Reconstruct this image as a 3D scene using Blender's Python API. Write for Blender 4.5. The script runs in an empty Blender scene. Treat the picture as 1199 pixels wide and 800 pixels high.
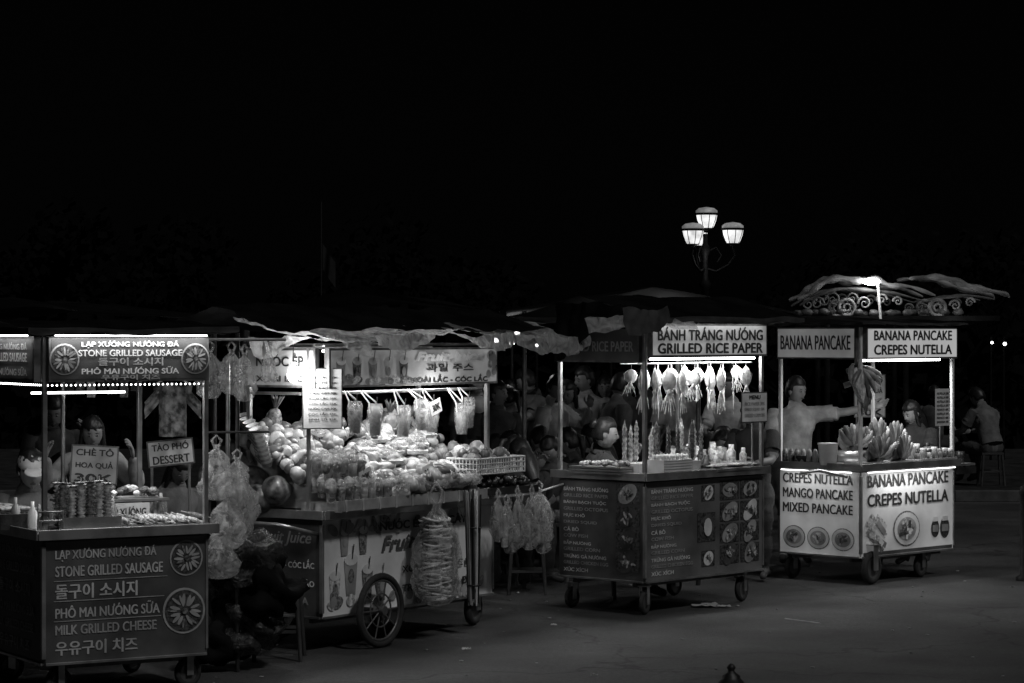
import bpy, bmesh, math, random
from mathutils import Matrix, Vector, noise
R=random.Random(11)
rad=math.radians
S=bpy.context.scene
S.view_settings.view_transform='Standard'
try: S.view_settings.look='None'
except Exception: pass
S.view_settings.exposure=0

# ------------------------------------------------------------ materials
MATS={}
def mat(name,v,rough=.6,metal=0,var=.25,scale=9,bump=.15,emis=0,v2=None,bscale=60,coords='Object'):
    if name in MATS: return MATS[name]
    m=bpy.data.materials.new(name); m.use_nodes=True; nt=m.node_tree; N=nt.nodes; Lk=nt.links
    bs=N['Principled BSDF']
    tc=N.new('ShaderNodeTexCoord'); nz=N.new('ShaderNodeTexNoise'); nz.inputs['Scale'].default_value=scale; nz.inputs['Detail'].default_value=5
    cr=N.new('ShaderNodeValToRGB'); a=max(0,v*(1-var)); b=min(1,v*(1+var)) if v2 is None else v2
    cr.color_ramp.elements[0].position=.35; cr.color_ramp.elements[1].position=.65
    cr.color_ramp.elements[0].color=(a,a,a,1); cr.color_ramp.elements[1].color=(b,b,b,1)
    Lk.new(tc.outputs[coords],nz.inputs['Vector']); Lk.new(nz.outputs['Fac'],cr.inputs['Fac']); Lk.new(cr.outputs['Color'],bs.inputs['Base Color'])
    bs.inputs['Roughness'].default_value=rough; bs.inputs['Metallic'].default_value=metal
    if bump>0:
        n2=N.new('ShaderNodeTexNoise'); n2.inputs['Scale'].default_value=bscale; n2.inputs['Detail'].default_value=3
        bp=N.new('ShaderNodeBump'); bp.inputs['Strength'].default_value=bump; bp.inputs['Distance'].default_value=.01
        Lk.new(tc.outputs[coords],n2.inputs['Vector']); Lk.new(n2.outputs['Fac'],bp.inputs['Height']); Lk.new(bp.outputs['Normal'],bs.inputs['Normal'])
    if emis>0:
        Lk.new(cr.outputs['Color'],bs.inputs['Emission Color']); bs.inputs['Emission Strength'].default_value=emis
    MATS[name]=m; return m
def matte(m): m.node_tree.nodes['Principled BSDF'].inputs['Specular IOR Level'].default_value=.06; return m
def plastic(name,op=.5,v=.75,rough=.25,transl=.5):
    m=bpy.data.materials.new(name); m.use_nodes=True; nt=m.node_tree; N=nt.nodes; Lk=nt.links
    for n in list(N): N.remove(n)
    out=N.new('ShaderNodeOutputMaterial'); tr=N.new('ShaderNodeBsdfTransparent'); tl=N.new('ShaderNodeBsdfTranslucent'); pb=N.new('ShaderNodeBsdfPrincipled')
    pb.inputs['Base Color'].default_value=(v,v,v,1); pb.inputs['Roughness'].default_value=rough; tl.inputs['Color'].default_value=(v,v,v,1)
    m1=N.new('ShaderNodeMixShader'); m1.inputs[0].default_value=transl; m2=N.new('ShaderNodeMixShader')
    tc=N.new('ShaderNodeTexCoord'); nz=N.new('ShaderNodeTexNoise'); nz.inputs['Scale'].default_value=14; nz.inputs['Detail'].default_value=4; nz.inputs['Distortion'].default_value=1.5
    mr=N.new('ShaderNodeMapRange'); mr.inputs['From Min'].default_value=.3; mr.inputs['From Max'].default_value=.7; mr.inputs['To Min'].default_value=max(.03,op-.3); mr.inputs['To Max'].default_value=min(1,op+.3)
    bp=N.new('ShaderNodeBump'); bp.inputs['Strength'].default_value=.9; bp.inputs['Distance'].default_value=.03
    Lk.new(tc.outputs['Object'],nz.inputs['Vector']); Lk.new(nz.outputs['Fac'],mr.inputs['Value']); Lk.new(nz.outputs['Fac'],bp.inputs['Height']); Lk.new(bp.outputs['Normal'],pb.inputs['Normal'])
    Lk.new(pb.outputs[0],m1.inputs[1]); Lk.new(tl.outputs[0],m1.inputs[2]); Lk.new(mr.outputs[0],m2.inputs[0]); Lk.new(tr.outputs[0],m2.inputs[1]); Lk.new(m1.outputs[0],m2.inputs[2]); Lk.new(m2.outputs[0],out.inputs['Surface'])
    return m
steel=mat('stainless_steel',.42,.3,.75,.35,6,.1)
frame=mat('painted_frame',.12,.45,.3,.4,12,.1)
dark=mat('dark_metal',.03,.5,.3,.4)
rubber=mat('tyre_rubber',.025,.85,0,.3,30,.3)
rim=mat('wheel_rim',.16,.4,.6,.3)
tarp=matte(mat('tarpaulin',.005,.8,0,.5,4,.5,bscale=14))
fringe=mat('awning_cloth',.03,.8,0,.5,6,.5,bscale=20)
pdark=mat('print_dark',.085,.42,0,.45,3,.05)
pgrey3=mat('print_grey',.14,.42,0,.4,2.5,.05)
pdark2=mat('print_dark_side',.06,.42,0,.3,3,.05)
sdark=mat('sign_print_dark',.08,.4,0,.25,5,.05)
plight=mat('print_light',.78,.42,0,.22,2.2,.05)
pmid=mat('print_mid',.3,.45,0,.35,5,.05)
txl=mat('lettering_light',.72,.5,0,.15)
txp=mat('lettering_worn',.5,.5,0,.35,4)
txm=mat('lettering_grey',.38,.5,0,.25)
txd=mat('lettering_dark',.03,.5,0,.2)
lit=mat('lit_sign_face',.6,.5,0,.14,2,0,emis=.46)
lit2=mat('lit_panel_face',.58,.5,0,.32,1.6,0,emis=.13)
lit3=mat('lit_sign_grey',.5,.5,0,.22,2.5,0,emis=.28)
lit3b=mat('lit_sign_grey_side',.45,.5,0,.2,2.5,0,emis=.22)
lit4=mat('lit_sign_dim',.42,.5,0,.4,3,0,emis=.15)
led=mat('led_tube',1,.5,0,0,1,0,emis=14)
ledsoft=mat('led_soft',1,.5,0,0,1,0,emis=5)
bulbm=mat('bulb_glow',1,.5,0,0,1,0,emis=30)
white=mat('white_plastic',.72,.4,0,.1)
paper=mat('paper',.66,.8,0,.15)
grey=mat('grey_plastic',.3,.5,0,.25)
blackp=mat('black_plastic',.02,.4,0,.3)
food1=mat('food_a',.45,.5,0,.5,40,.5,v2=.8)
food2=mat('food_b',.1,.5,0,.6,50,.5,v2=.32)
food3=mat('food_c',.03,.5,0,.6,50,.5,v2=.1)
wood=mat('wood_skewer',.4,.7,0,.3)
bag=plastic('clear_plastic_bag',.36,.62,.2,.4)
bag2=plastic('thin_plastic',.28,.8,.2)
sheetm=plastic('plastic_sheet',.66,.62,.25,.6)
darkbag=plastic('dark_bag',.7,.06,.3,.3)
glass=plastic('cup_plastic',.35,.8,.1,.2)

# ------------------------------------------------------------ mesh builder
class B:
    def __init__(s,name,parent=None,M=None):
        s.name=name;s.p=parent;s.M=M;s.v=[];s.f=[];s.m=[];s.sm=[];s.mats=[]
    def add(s,vs,fs,m,smooth=False,M=None):
        o=len(s.v)
        if M is not None: vs=[M@Vector(p) for p in vs]
        s.v.extend([tuple(p) for p in vs])
        if m not in s.mats: s.mats.append(m)
        k=s.mats.index(m)
        for f in fs:
            s.f.append(tuple(o+i for i in f)); s.m.append(k); s.sm.append(smooth)
    def box(s,c,d,m,rot=None,M=None):
        x,y,z=d[0]/2,d[1]/2,d[2]/2
        T=Matrix.Translation(c)
        if rot is not None: T=T@(Matrix.Rotation(rot,4,'Z') if isinstance(rot,(int,float)) else rot)
        vs=[T@Vector(p) for p in [(-x,-y,-z),(x,-y,-z),(x,y,-z),(-x,y,-z),(-x,-y,z),(x,-y,z),(x,y,z),(-x,y,z)]]
        s.add(vs,[(0,3,2,1),(4,5,6,7),(0,1,5,4),(1,2,6,5),(2,3,7,6),(3,0,4,7)],m,False,M)
    def cyl(s,a,b,r,m,r1=None,n=10,smooth=True,cap=True):
        a=Vector(a);b=Vector(b);s.tube([a,b],[r,r if r1 is None else r1],m,n,cap,smooth)
    def tube(s,pts,r,m,n=7,cap=True,smooth=True):
        pts=[Vector(p) for p in pts]
        if not isinstance(r,(list,tuple)): r=[r]*len(pts)
        vs=[];fs=[];up=None
        for i,p in enumerate(pts):
            d=(pts[min(i+1,len(pts)-1)]-pts[max(i-1,0)])
            if d.length<1e-9: d=Vector((0,0,1))
            d.normalize()
            if up is None: up=d.orthogonal().normalized()
            else:
                up=up-d*up.dot(d)
                up=up.normalized() if up.length>1e-6 else d.orthogonal().normalized()
            w=d.cross(up)
            for k in range(n):
                a=2*math.pi*k/n; vs.append(p+(up*math.cos(a)+w*math.sin(a))*r[i])
        for i in range(len(pts)-1):
            for k in range(n):
                fs.append((i*n+k,i*n+(k+1)%n,(i+1)*n+(k+1)%n,(i+1)*n+k))
        s.add(vs,fs,m,smooth)
        if cap:
            e=(len(pts)-1)*n
            s.add(vs[:n],[tuple(reversed(range(n)))],m); s.add(vs[e:],[tuple(range(n))],m)
    def sph(s,c,r,m,n=12,k=8,rot=None,jit=0,fn=None):
        if isinstance(r,(int,float)): r=(r,r,r)
        T=Matrix.Translation(c)
        if rot is not None: T=T@rot
        vs=[];fs=[];ph=R.random()*50
        for i in range(k+1):
            t=math.pi*i/k
            for j in range(n):
                a=2*math.pi*j/n
                d=Vector((math.sin(t)*math.cos(a),math.sin(t)*math.sin(a),math.cos(t)))
                q=1+(jit*noise.noise(d*1.7+Vector((ph,0,0))) if jit else 0)
                p=Vector((d.x*r[0]*q,d.y*r[1]*q,d.z*r[2]*q))
                if fn: p=fn(d,p)
                vs.append(T@p)
        for i in range(k):
            for j in range(n):
                fs.append((i*n+j,(i+1)*n+j,(i+1)*n+(j+1)%n,i*n+(j+1)%n))
        s.add(vs,fs,m,True)
    def lathe(s,c,prof,m,n=16,rot=None,wob=0,sy=1,pleat=0):
        T=Matrix.Translation(c)
        if rot is not None: T=T@rot
        vs=[];fs=[];ph=R.random()*90; pk=R.choice([5,6,7])
        for i,(r,z) in enumerate(prof):
            for j in range(n):
                a=2*math.pi*j/n
                q=r*(1+(wob*(2*noise.noise(Vector((math.cos(a)*1.6+ph,math.sin(a)*1.6,z*9)))+.9*noise.noise(Vector((math.cos(a)*5+ph,math.sin(a)*5,z*22)))) if wob else 0)+(pleat*math.sin(pk*a+ph)*(1-i/len(prof)) if pleat else 0))
                vs.append(T@Vector((q*math.cos(a),q*math.sin(a)*sy,z)))
        for i in range(len(prof)-1):
            for j in range(n):
                fs.append((i*n+j,i*n+(j+1)%n,(i+1)*n+(j+1)%n,(i+1)*n+j))
        s.add(vs,fs,m,True)
    def torus(s,c,Rr,r,m,axis='Y',n=28,k=8,M=None):
        rot={'Y':Matrix.Rotation(math.pi/2,4,'X'),'X':Matrix.Rotation(math.pi/2,4,'Y'),'Z':Matrix()}[axis]
        T=Matrix.Translation(c)@rot; vs=[];fs=[]
        for i in range(n):
            a=2*math.pi*i/n
            for j in range(k):
                b=2*math.pi*j/k
                vs.append(T@Vector(((Rr+r*math.cos(b))*math.cos(a),(Rr+r*math.cos(b))*math.sin(a),r*math.sin(b))))
        for i in range(n):
            for j in range(k): fs.append((i*k+j,((i+1)%n)*k+j,((i+1)%n)*k+(j+1)%k,i*k+(j+1)%k))
        s.add(vs,fs,m,True,M)
    def grid(s,fn,nu,nv,m,smooth=True):
        vs=[fn(i/nu,j/nv) for j in range(nv+1) for i in range(nu+1)]
        fs=[(j*(nu+1)+i,j*(nu+1)+i+1,(j+1)*(nu+1)+i+1,(j+1)*(nu+1)+i) for j in range(nv) for i in range(nu)]
        s.add(vs,fs,m,smooth)
    def rect(s,F,cx,cy,w,h,m,z=.004,a=0):
        T=F@Matrix.Translation((cx,cy,z))@Matrix.Rotation(a,4,'Z')
        s.add([(-w/2,-h/2,0),(w/2,-h/2,0),(w/2,h/2,0),(-w/2,h/2,0)],[(0,1,2,3)],m,False,T)
    def disc(s,F,cx,cy,rx,ry,m,z=.004,n=24,a=0):
        T=F@Matrix.Translation((cx,cy,z))@Matrix.Rotation(a,4,'Z')
        s.add([(rx*math.cos(2*math.pi*i/n),ry*math.sin(2*math.pi*i/n),0) for i in range(n)],[tuple(range(n))],m,False,T)
    def text(s,F,t,cx,cy,w,h,m,z=.004,bold=.03,shear=0,fit=True,a=0):
        for q,p in (('Ở','Ó'),('Ớ','Ó'),('Ơ','O')): t=t.replace(q,p)
        c=bpy.data.curves.new('t','FONT'); c.body=t; c.resolution_u=3; c.shear=shear; c.fill_mode='FRONT'
        o=bpy.data.objects.new('t',c); S.collection.objects.link(o)
        dg=bpy.context.evaluated_depsgraph_get()
        me=bpy.data.meshes.new_from_object(o.evaluated_get(dg))
        if len(me.vertices):
            xs=[q.co.x for q in me.vertices]; ys=[q.co.y for q in me.vertices]
            x0,x1,y0,y1=min(xs),max(xs),min(ys),max(ys)
            sx=w/max(1e-5,x1-x0); sy=h/max(1e-5,y1-y0); fs=[tuple(p.vertices) for p in me.polygons]
            e=bold*1.1*sx
            sh=[(-e,-e*.5),(e,-e*.5),(-e*.33,e*.5),(e*.33,0)] if bold>0 else [(0,0)]
            for k,(dx,dy) in enumerate(sh):
                T=F@Matrix.Translation((cx+dx,cy+dy,z+k*.0004))@Matrix.Rotation(a,4,'Z')
                s.add([((q.co.x-(x0+x1)/2)*sx,(q.co.y-(y0+y1)/2)*sy,0) for q in me.vertices],fs,m,False,T)
        bpy.data.objects.remove(o); bpy.data.curves.remove(c); bpy.data.meshes.remove(me)
    def done(s,bevel=0):
        me=bpy.data.meshes.new(s.name); me.from_pydata(s.v,[],s.f)
        for m in s.mats: me.materials.append(m)
        me.polygons.foreach_set('material_index',s.m); me.polygons.foreach_set('use_smooth',s.sm); me.update()
        o=bpy.data.objects.new(s.name,me); S.collection.objects.link(o)
        if s.p is not None: o.parent=s.p
        if s.M is not None: o.matrix_world=s.M
        if bevel:
            b=o.modifiers.new('bev','BEVEL'); b.width=bevel; b.segments=2; b.limit_method='ANGLE'
        return o
def empty(name,M):
    e=bpy.data.objects.new(name,None); S.collection.objects.link(e); e.matrix_world=M; e.empty_display_size=.2; return e
def area(root,name,loc,sx,sy,power,rot=(0,0,0)):
    l=bpy.data.lights.new(name,'AREA'); l.shape='RECTANGLE'; l.size=sx; l.size_y=sy; l.energy=power
    o=bpy.data.objects.new(name,l); S.collection.objects.link(o); o.parent=root; o.location=loc; o.rotation_euler=rot; return o
def point(root,name,loc,power,r=.04):
    l=bpy.data.lights.new(name,'POINT'); l.energy=power; l.shadow_soft_size=r
    o=bpy.data.objects.new(name,l); S.collection.objects.link(o); o.parent=root; o.location=loc; return o
def FR(off=0): return Matrix(((1,0,0,0),(0,0,-1,-off),(0,1,0,0),(0,0,0,1)))
def SD(D,off=0): return Matrix(((0,0,-1,-off),(-1,0,0,D),(0,1,0,0),(0,0,0,1)))

# ------------------------------------------------------------ flat printed pictures
def food_photo(b,F,cx,cy,w,h,z=.004,bgm=None):
    b.rect(F,cx,cy,w,h,bgm or food3,z)
    b.disc(F,cx,cy,w*R.uniform(.36,.45),h*R.uniform(.36,.45),R.choice([pmid,txm,txl,pdark]),z+.003,20,R.random())
    for i in range(16):
        a=R.random()*6.28; q=R.random()*.3
        b.disc(F,cx+math.cos(a)*w*q,cy+math.sin(a)*h*q,w*R.uniform(.04,.15),h*R.uniform(.03,.09),R.choice([food1,food2,food3,food2,food1]),z+.006+i*.0005,9,R.random()*3)
def spoke_disc(b,F,cx,cy,r,z=.004):
    b.disc(F,cx,cy,r,r,txm,z,28); b.disc(F,cx,cy,r*.9,r*.9,food3,z+.003,28)
    for i in range(16):
        a=2*math.pi*i/16+R.uniform(-.1,.1); q=R.uniform(.45,.58)
        b.disc(F,cx+math.cos(a)*r*q,cy+math.sin(a)*r*q,r*R.uniform(.22,.3),r*R.uniform(.05,.09),R.choice([txm,food2,pmid]),z+.006+i*.0003,10,a+R.uniform(-.2,.2))
    b.disc(F,cx,cy,r*.14,r*.14,food2,z+.012,12)
def cup_pic(b,F,cx,cy,w,h,m,z=.004):
    T=F@Matrix.Translation((cx,cy,z))
    b.add([(-w*.33,-h/2,0),(w*.33,-h/2,0),(w*.5,h*.3,0),(-w*.5,h*.3,0)],[(0,1,2,3)],m,False,T)
    b.disc(F,cx,cy+h*.32,w*.5,h*.14,txl,z+.003,14); b.rect(F,cx+w*.12,cy+h*.5,w*.08,h*.35,txd,z+.005,-.2)
    b.disc(F,cx,cy-h*.05,w*.22,h*.16,R.choice([food2,pmid]),z+.004,12)

# ------------------------------------------------------------ carts
def _disc3(r,y,n=16):
    return [(r*math.cos(2*math.pi*i/n),y,r*math.sin(2*math.pi*i/n)) for i in range(n)],[tuple(range(n))]
def castor(b,x,y,r,ang=0):
    T=Matrix.Translation((x,y,r))@Matrix.Rotation(ang,4,'Z')
    b.torus((0,0,0),r*.78,r*.22,rubber,'Y',20,8,T)
    for sgn in (-1,1):
        b.add(*_disc3(r*.62,sgn*.012),rim,False,T)
        b.box((0,sgn*r*.34,r*.6),(r*.5,.006,r*1.5),steel,None,T)
    b.box((0,0,r*1.38),(r*.8,r*.9,.01),steel,None,T)
def cart(A,yaw,L,D,zb,zc,zs0,zs1,fm,sm,sfm,ssm,wheels,slab=.06,posts=True,postmat=None,sideoff=0):
    M=Matrix.Translation((A[0],A[1],0))@Matrix.Rotation(rad(yaw),4,'Z')
    root=empty('food_cart',M); pm=postmat or steel
    b=B('body',root)
    t=.03
    for x in (t/2,L-t/2):
        for y in (t/2,D-t/2): b.box((x,y,(zb+zc-.03)/2),(t,t,zc-.03-zb),frame)
    for z in (zb+t/2,zc-.05):
        for y in (t/2,D-t/2): b.box((L/2,y,z),(L-2*t-.002,t,t),frame)
        for x in (t/2,L-t/2): b.box((x,D/2,z),(t,D-2*t-.002,t),frame)
    b.box((L/2,D/2,zb+.045),(L-.08,D-.08,.02),dark)
    for yy in (.12,D-.12): b.box((L/2,yy,zb-.02),(L*.96,.035,.035),frame)
    b.box((L/2,-.006,(zb+zc-.03)/2),(L-.004,.01,zc-.035-zb),fm)
    b.box((-.006,D/2,(zb+zc-.03)/2),(.01,D-.004,zc-.035-zb),sm)
    b.box((L/2,D+.006,(zb+zc-.03)/2),(L-.004,.01,zc-.035-zb),pdark)
    b.box((L+.006,D/2,(zb+zc-.03)/2),(.01,D-.004,zc-.035-zb),pdark)
    for z in (zb+.008,): b.box((L/2,-.018,z),(L,.012,.016),steel); b.box((-.018,D/2,z),(.012,D,.016),steel)
    b.box((-.012,-.012,(zb+zc-.06)/2+.02),(.024,.024,zc-.1-zb),steel); b.box((L,-.012,(zb+zc-.06)/2+.02),(.016,.02,zc-.1-zb),steel)
    b.done(.002)
    b=B('counter',root)
    b.box((L/2,D/2,zc),(L+2*slab,D+2*slab,.035),steel)
    b.box((L/2,-slab-.006,zc+.01),(L+2*slab,.01,.06),steel); b.box((-slab-.006,D/2,zc+.01),(.01,D+2*slab,.06),steel)
    b.done(.004)
    if posts:
        b=B('posts',root); h=zs1+.0-zc-.02
        for x in (.0,L):
            for y in (.0,D): b.box((x,y,zc+.02+h/2),(.028,.028,h),pm)
        for z in (zs1-.015,):
            b.box((L/2,D,z),(L,.02,.02),pm); b.box((L,D/2,z),(.02,D,.02),pm)
        b.done(.003)
    b=B('signboards',root); h=zs1-zs0
    b.box((L/2,-.04,(zs0+zs1)/2),(L-.01,.04,h),frame); b.rect(FR(.0605),L/2,(zs0+zs1)/2,L-.04,h-.03,sfm,.002)
    b.box((-.04,D/2,(zs0+zs1)/2+sideoff),(.04,D-.01,h),frame); b.rect(SD(D,.0605),D/2,(zs0+zs1)/2+sideoff,D-.04,h-.03,ssm,.002)
    b.done()
    b=B('wheels',root)
    for (x,y,r,a) in wheels: castor(b,x,y,r,a)
    b.done()
    return root,M

# ======================= CART 1 : grilled sausage
A1=(-2.667,14.6); L1,D1=1.0,1.0
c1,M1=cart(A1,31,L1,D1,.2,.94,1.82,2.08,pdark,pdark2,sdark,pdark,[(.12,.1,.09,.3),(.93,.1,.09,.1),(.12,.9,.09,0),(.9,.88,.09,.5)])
b=B('lettering',c1); F=FR(.012); rows=["LẠP XƯỞNG NƯỚNG ĐÁ","STONE GRILLED SAUSAGE","돌구이 소시지","PHÔ MAI NƯỚNG SỮA","MILK GRILLED CHEESE","우유구이 치즈"]
zz=[.83,.735,.62,.505,.4,.295]; ww=[.62,.66,.5,.64,.62,.5]; hh=[.075,.06,.085,.075,.055,.08]
for t,z,w,h in zip(rows,zz,ww,hh): b.text(F,t,.06+w/2,z,w,h,txp)
spoke_disc(b,F,.87,.78,.105); spoke_disc(b,F,.855,.47,.135)
for x0,z0,w0 in ((.05,.68,.7),(.05,.565,.68),(.05,.45,.66)): b.rect(F,x0+w0/2,z0,w0,.005,txm)
F=SD(D1,.012)
for t,z,w,h in zip(rows,zz,ww,hh): b.text(F,t,.55,z,w,h*.9,txm)
F=FR(.064)
b.text(F,"LẠP XƯỞNG NƯỚNG ĐÁ",.5,2.035,.6,.042,txl); b.text(F,"STONE GRILLED SAUSAGE",.5,1.985,.64,.036,txl)
b.text(F,"돌구이 소시지",.5,1.935,.4,.046,txm); b.text(F,"PHÔ MAI NƯỚNG SỮA",.5,1.885,.6,.042,txl); b.text(F,"우유구이 치즈",.5,1.845,.36,.03,txm)
spoke_disc(b,F,.095,1.95,.09); spoke_disc(b,F,.905,1.95,.09)
F=SD(D1,.064)
b.text(F,"LẠP XƯỞNG NƯỚNG ĐÁ",.5,2.02,.8,.05,txm); b.text(F,"STONE GRILLED SAUSAGE",.5,1.96,.8,.05,txl); b.text(F,"PHÔ MAI NƯỚNG SỮA",.5,1.88,.8,.05,txl)
b.done()
def awning(root,L,D,z,ov=.16,peak=.12,front=.05,m=tarp,m2=fringe,seed=0):
    b=B('awning',root)
    def top(u,v):
        x=-ov+u*(L+2*ov); y=-ov+v*(D+2*ov)
        p=peak*(1-abs(2*v-1))
        return (x,y,z+p+.02*noise.noise(Vector((x*3+seed,y*3,seed))))
    b.grid(top,24,12,m)
    def skirt(a,c):
        def f(u,v):
            x=a[0]+(c[0]-a[0])*u; y=a[1]+(c[1]-a[1])*u
            w=.02*noise.noise(Vector((x*8+seed,y*8,v*2)))*v
            return (x+w,y+w,z+.02*noise.noise(Vector((x*3+seed,y*3,seed)))-v*front*(1+.5*noise.noise(Vector((x*6,y*6,seed+3)))))
        b.grid(f,30,3,m2)
    x0,x1,y0,y1=-ov,L+ov,-ov,D+ov
    skirt((x0,y0),(x1,y0)); skirt((x0,y1),(x0,y0)); skirt((x1,y0),(x1,y1)); skirt((x1,y1),(x0,y1))
    return b.done()
awning(c1,L1,D1,2.13,.15,.05,.035,seed=3)
b=B('led_strip',c1)
b.cyl((.03,-.09,2.085),(L1-.03,-.09,2.085),.005,ledsoft,n=6); b.cyl((-.09,.03,2.085),(-.09,L1-.1,2.085),.005,ledsoft,n=6)
for i in range(34): b.sph((.03+i*(L1-.06)/33,.03,1.80),.006,ledsoft,6,4)
for i in range(30): b.sph((.03,.03+i*(D1-.06)/29,1.80),.006,ledsoft,6,4)
b.cyl((.2,.75,1.74),(.8,.75,1.74),.007,ledsoft,n=8)
b.done()
area(c1,'led_light',(L1/2,-.1,2.075),L1,.02,2.2); area(c1,'led_light_counter',(L1/2,.3,1.78),.9,.2,11); area(c1,'led_light_side',(-.1,D1/2,2.07),.02,.9,.9)

def on(M,name): return B(name,None,M)
b=on(M1,'spiral_sausage_rack')
for ix in range(6):
    for iy in range(2):
        x=.14+ix*.056; y=.08+iy*.08; h=.24+.03*R.random()
        b.cyl((x,y,.955),(x,y,1.0+h),.003,wood,n=5)
        prof=[]
        for k in range(12):
            z=.985+k*h/12; prof+= [(.015,z),(.028,z+h/24)]
        b.lathe((x,y,0),prof,food1 if (ix+iy)%3 else food2,n=12,wob=.08)
b.box((.28,.14,.972),(.38,.2,.025),dark); b.box((.28,.0,1.0),(.38,.008,.08),steel)
b.done()
b=on(M1,'grilled_skewer_tray')
b.box((.76,.16,.966),(.5,.3,.02),steel)
for i in range(26):
    x=.52+i*.019; a=R.uniform(-.25,.25); z=.985+R.random()*.03
    b.cyl((x-a*.15,-.04,z),(x+a*.15,.3,z+.02),.003,wood,n=5)
    b.tube([(x-a*.1,.02,z),(x,.1,z+.006),(x+a*.1,.2,z+.014)],[.009,.015,.009],R.choice([food1,food1,food2]),7)
b.done()
b=on(M1,'glass_food_case')
b.box((.62,.55,1.02),(.62,.3,.13),glass); b.box((.62,.55,1.1),(.64,.32,.015),steel); b.box((.62,.55,.965),(.64,.32,.02),steel)
for i in range(12): b.sph((.36+i*.045,.5+R.uniform(-.04,.04),.995),(.02,.05,.018),R.choice([food1,food2]),8,6)
for i in range(22): b.sph((.34+i*.026,.5+R.uniform(-.05,.05),1.13+R.random()*.04),(.03,.04,.02),R.choice([food1,food2,food3]),8,6,Matrix.Rotation(R.random()*3,4,'Z'),jit=.4)
F=Matrix.Translation((0,.392,0))@FR()
b.rect(F,.66,1.03,.3,.11,paper,.002); b.text(F,"LẠP XƯỞNG",.66,1.03,.25,.07,txd,.006)
b.done()
b=on(M1,'sauce_bottle')
for x,y,h in ((.04,.3,.16),(.1,.36,.14),(-.02,.42,.18),(.93,.5,.17),(.95,.62,.15),(.88,.6,.2),(.05,.14,.12),(.5,.34,.14),(.56,.36,.17)):
    b.lathe((x,y,.96),[(0,0),(.026,0),(.028,.01),(.028,h*.6),(.01,h*.8),(.01,h),(0,h)],R.choice([white,grey,food2]),12)
b.done()
b=on(M1,'metal_grill')
b.box((.02,.62,1.0),(.3,.5,.09),dark)
for i in range(10): b.cyl((-.12+i*.03,.4,1.05),(-.12+i*.03,.86,1.05),.004,steel,n=5)
for i in range(7): b.tube([(-.1,.45+i*.06,1.065),(.02,.46+i*.06,1.07),(.12,.45+i*.06,1.065)],[.012,.016,.01],food2,7)
b.done()
b=on(M1,'cooking_rail')
b.tube([(-.05,-.03,.98),(-.05,-.03,1.08),(.1,-.03,1.08),(.1,-.03,.98)],.006,steel); b.tube([(-.05,-.03,1.03),(.1,-.03,1.03)],.004,steel)
b.done()

# ======================= CART 2 : fruit juice
A2=(-1.25,16.8); L2,D2=1.94,.6
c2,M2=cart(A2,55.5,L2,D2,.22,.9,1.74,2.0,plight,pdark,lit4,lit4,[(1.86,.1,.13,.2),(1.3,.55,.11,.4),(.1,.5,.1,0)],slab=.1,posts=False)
b=B('lettering',c2); F=FR(.012)
for i,(x,z,s_,m) in enumerate([(.1,.42,.2,food1),(.27,.5,.24,pmid),(.45,.44,.2,food2),(.2,.72,.16,pmid),(.4,.72,.16,food2),(.6,.4,.18,food2)]): cup_pic(b,F,x+.02,z,s_*.6,s_*1.2,m,.004+i*.001)
for i in range(46):
    x=R.uniform(.05,1.85); z=R.choice([R.uniform(.26,.36),R.uniform(.78,.84)]); 
    b.disc(F,x,z,R.uniform(.03,.07),R.uniform(.02,.045),R.choice([food1,food2,pmid,txm]),.003+i*.0002,12,R.random()*3)
b.text(F,"NƯỚC ÉP TRÁI CÂY",1.1,.8,1.0,.07,txd,.014); b.text(F,"Fruit Juice",1.0,.66,.75,.13,pdark,.014,.03,.3)
b.text(F,"XOÀI LẮC - CÓC LẮC",1.3,.5,.9,.075,txd,.014); b.text(F,"TRÀ TẮC - TRÀ ĐÀO",1.3,.37,.9,.075,txd,.014)
F=SD(D2,.012)
b.text(F,"Fruit Juice",.3,.74,.45,.1,txm,.004,.02,.3); b.text(F,"XOÀI LẮC - CÓC LẮC",.3,.58,.5,.06,txl); b.text(F,"TRÀ TẮC - TRÀ ĐÀO",.3,.46,.5,.06,txl); b.text(F,"NƯỚC MÍA",.3,.34,.4,.06,txm)
F=FR(.064)
b.text(F,"Fruit Juice",1.35,1.93,.8,.075,txl,.004,.05,.3); b.text(F,"과일 주스",1.35,1.86,.55,.055,txd,.004,.02); b.text(F,"XOÀI LẮC - CÓC LẮC",1.35,1.785,.9,.05,txd,.004,.05)
for i in range(5): cup_pic(b,F,.12+i*.17,1.85,.1,.2,[pmid,food2,txm,plight,pdark][i],.004+.001*i)
for i in range(22): b.disc(F,R.uniform(.05,.9),R.uniform(1.77,1.81),.035,.022,R.choice([food1,food2,pmid,food3]),.008+i*.0003,10)
for i in range(12): b.disc(F,R.uniform(1.8,1.89),R.uniform(1.8,1.96),.03,.03,R.choice([food1,food2,pmid]),.008+i*.0003,10)
F=SD(D2,.064)
b.text(F,"NƯỚC ÉP",.3,1.92,.4,.08,txd); b.text(F,"XOÀI LẮC",.3,1.81,.4,.06,txd)
b.done()
b=B('posts',c2)
for x,y in ((-.02,D2),(L2-.08,-.02),(L2,D2+.05)): b.box((x,y,1.49),(.028,.028,1.1),steel)
b.cyl((-.1,.1,1.70),(L2+.05,.1,1.70),.01,steel); b.cyl((-.1,D2,2.0),(L2+.1,D2,2.0),.01,steel); b.cyl((-.1,-.02,2.02),(L2+.1,-.02,2.02),.012,steel)
b.cyl((-.02,D2,2.02),(-.02,-.05,2.02),.012,steel); b.cyl((-.02,D2,1.7),(-.02,0,1.7),.01,steel)
b.done()
b=B('spoked_wheel',c2)
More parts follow.
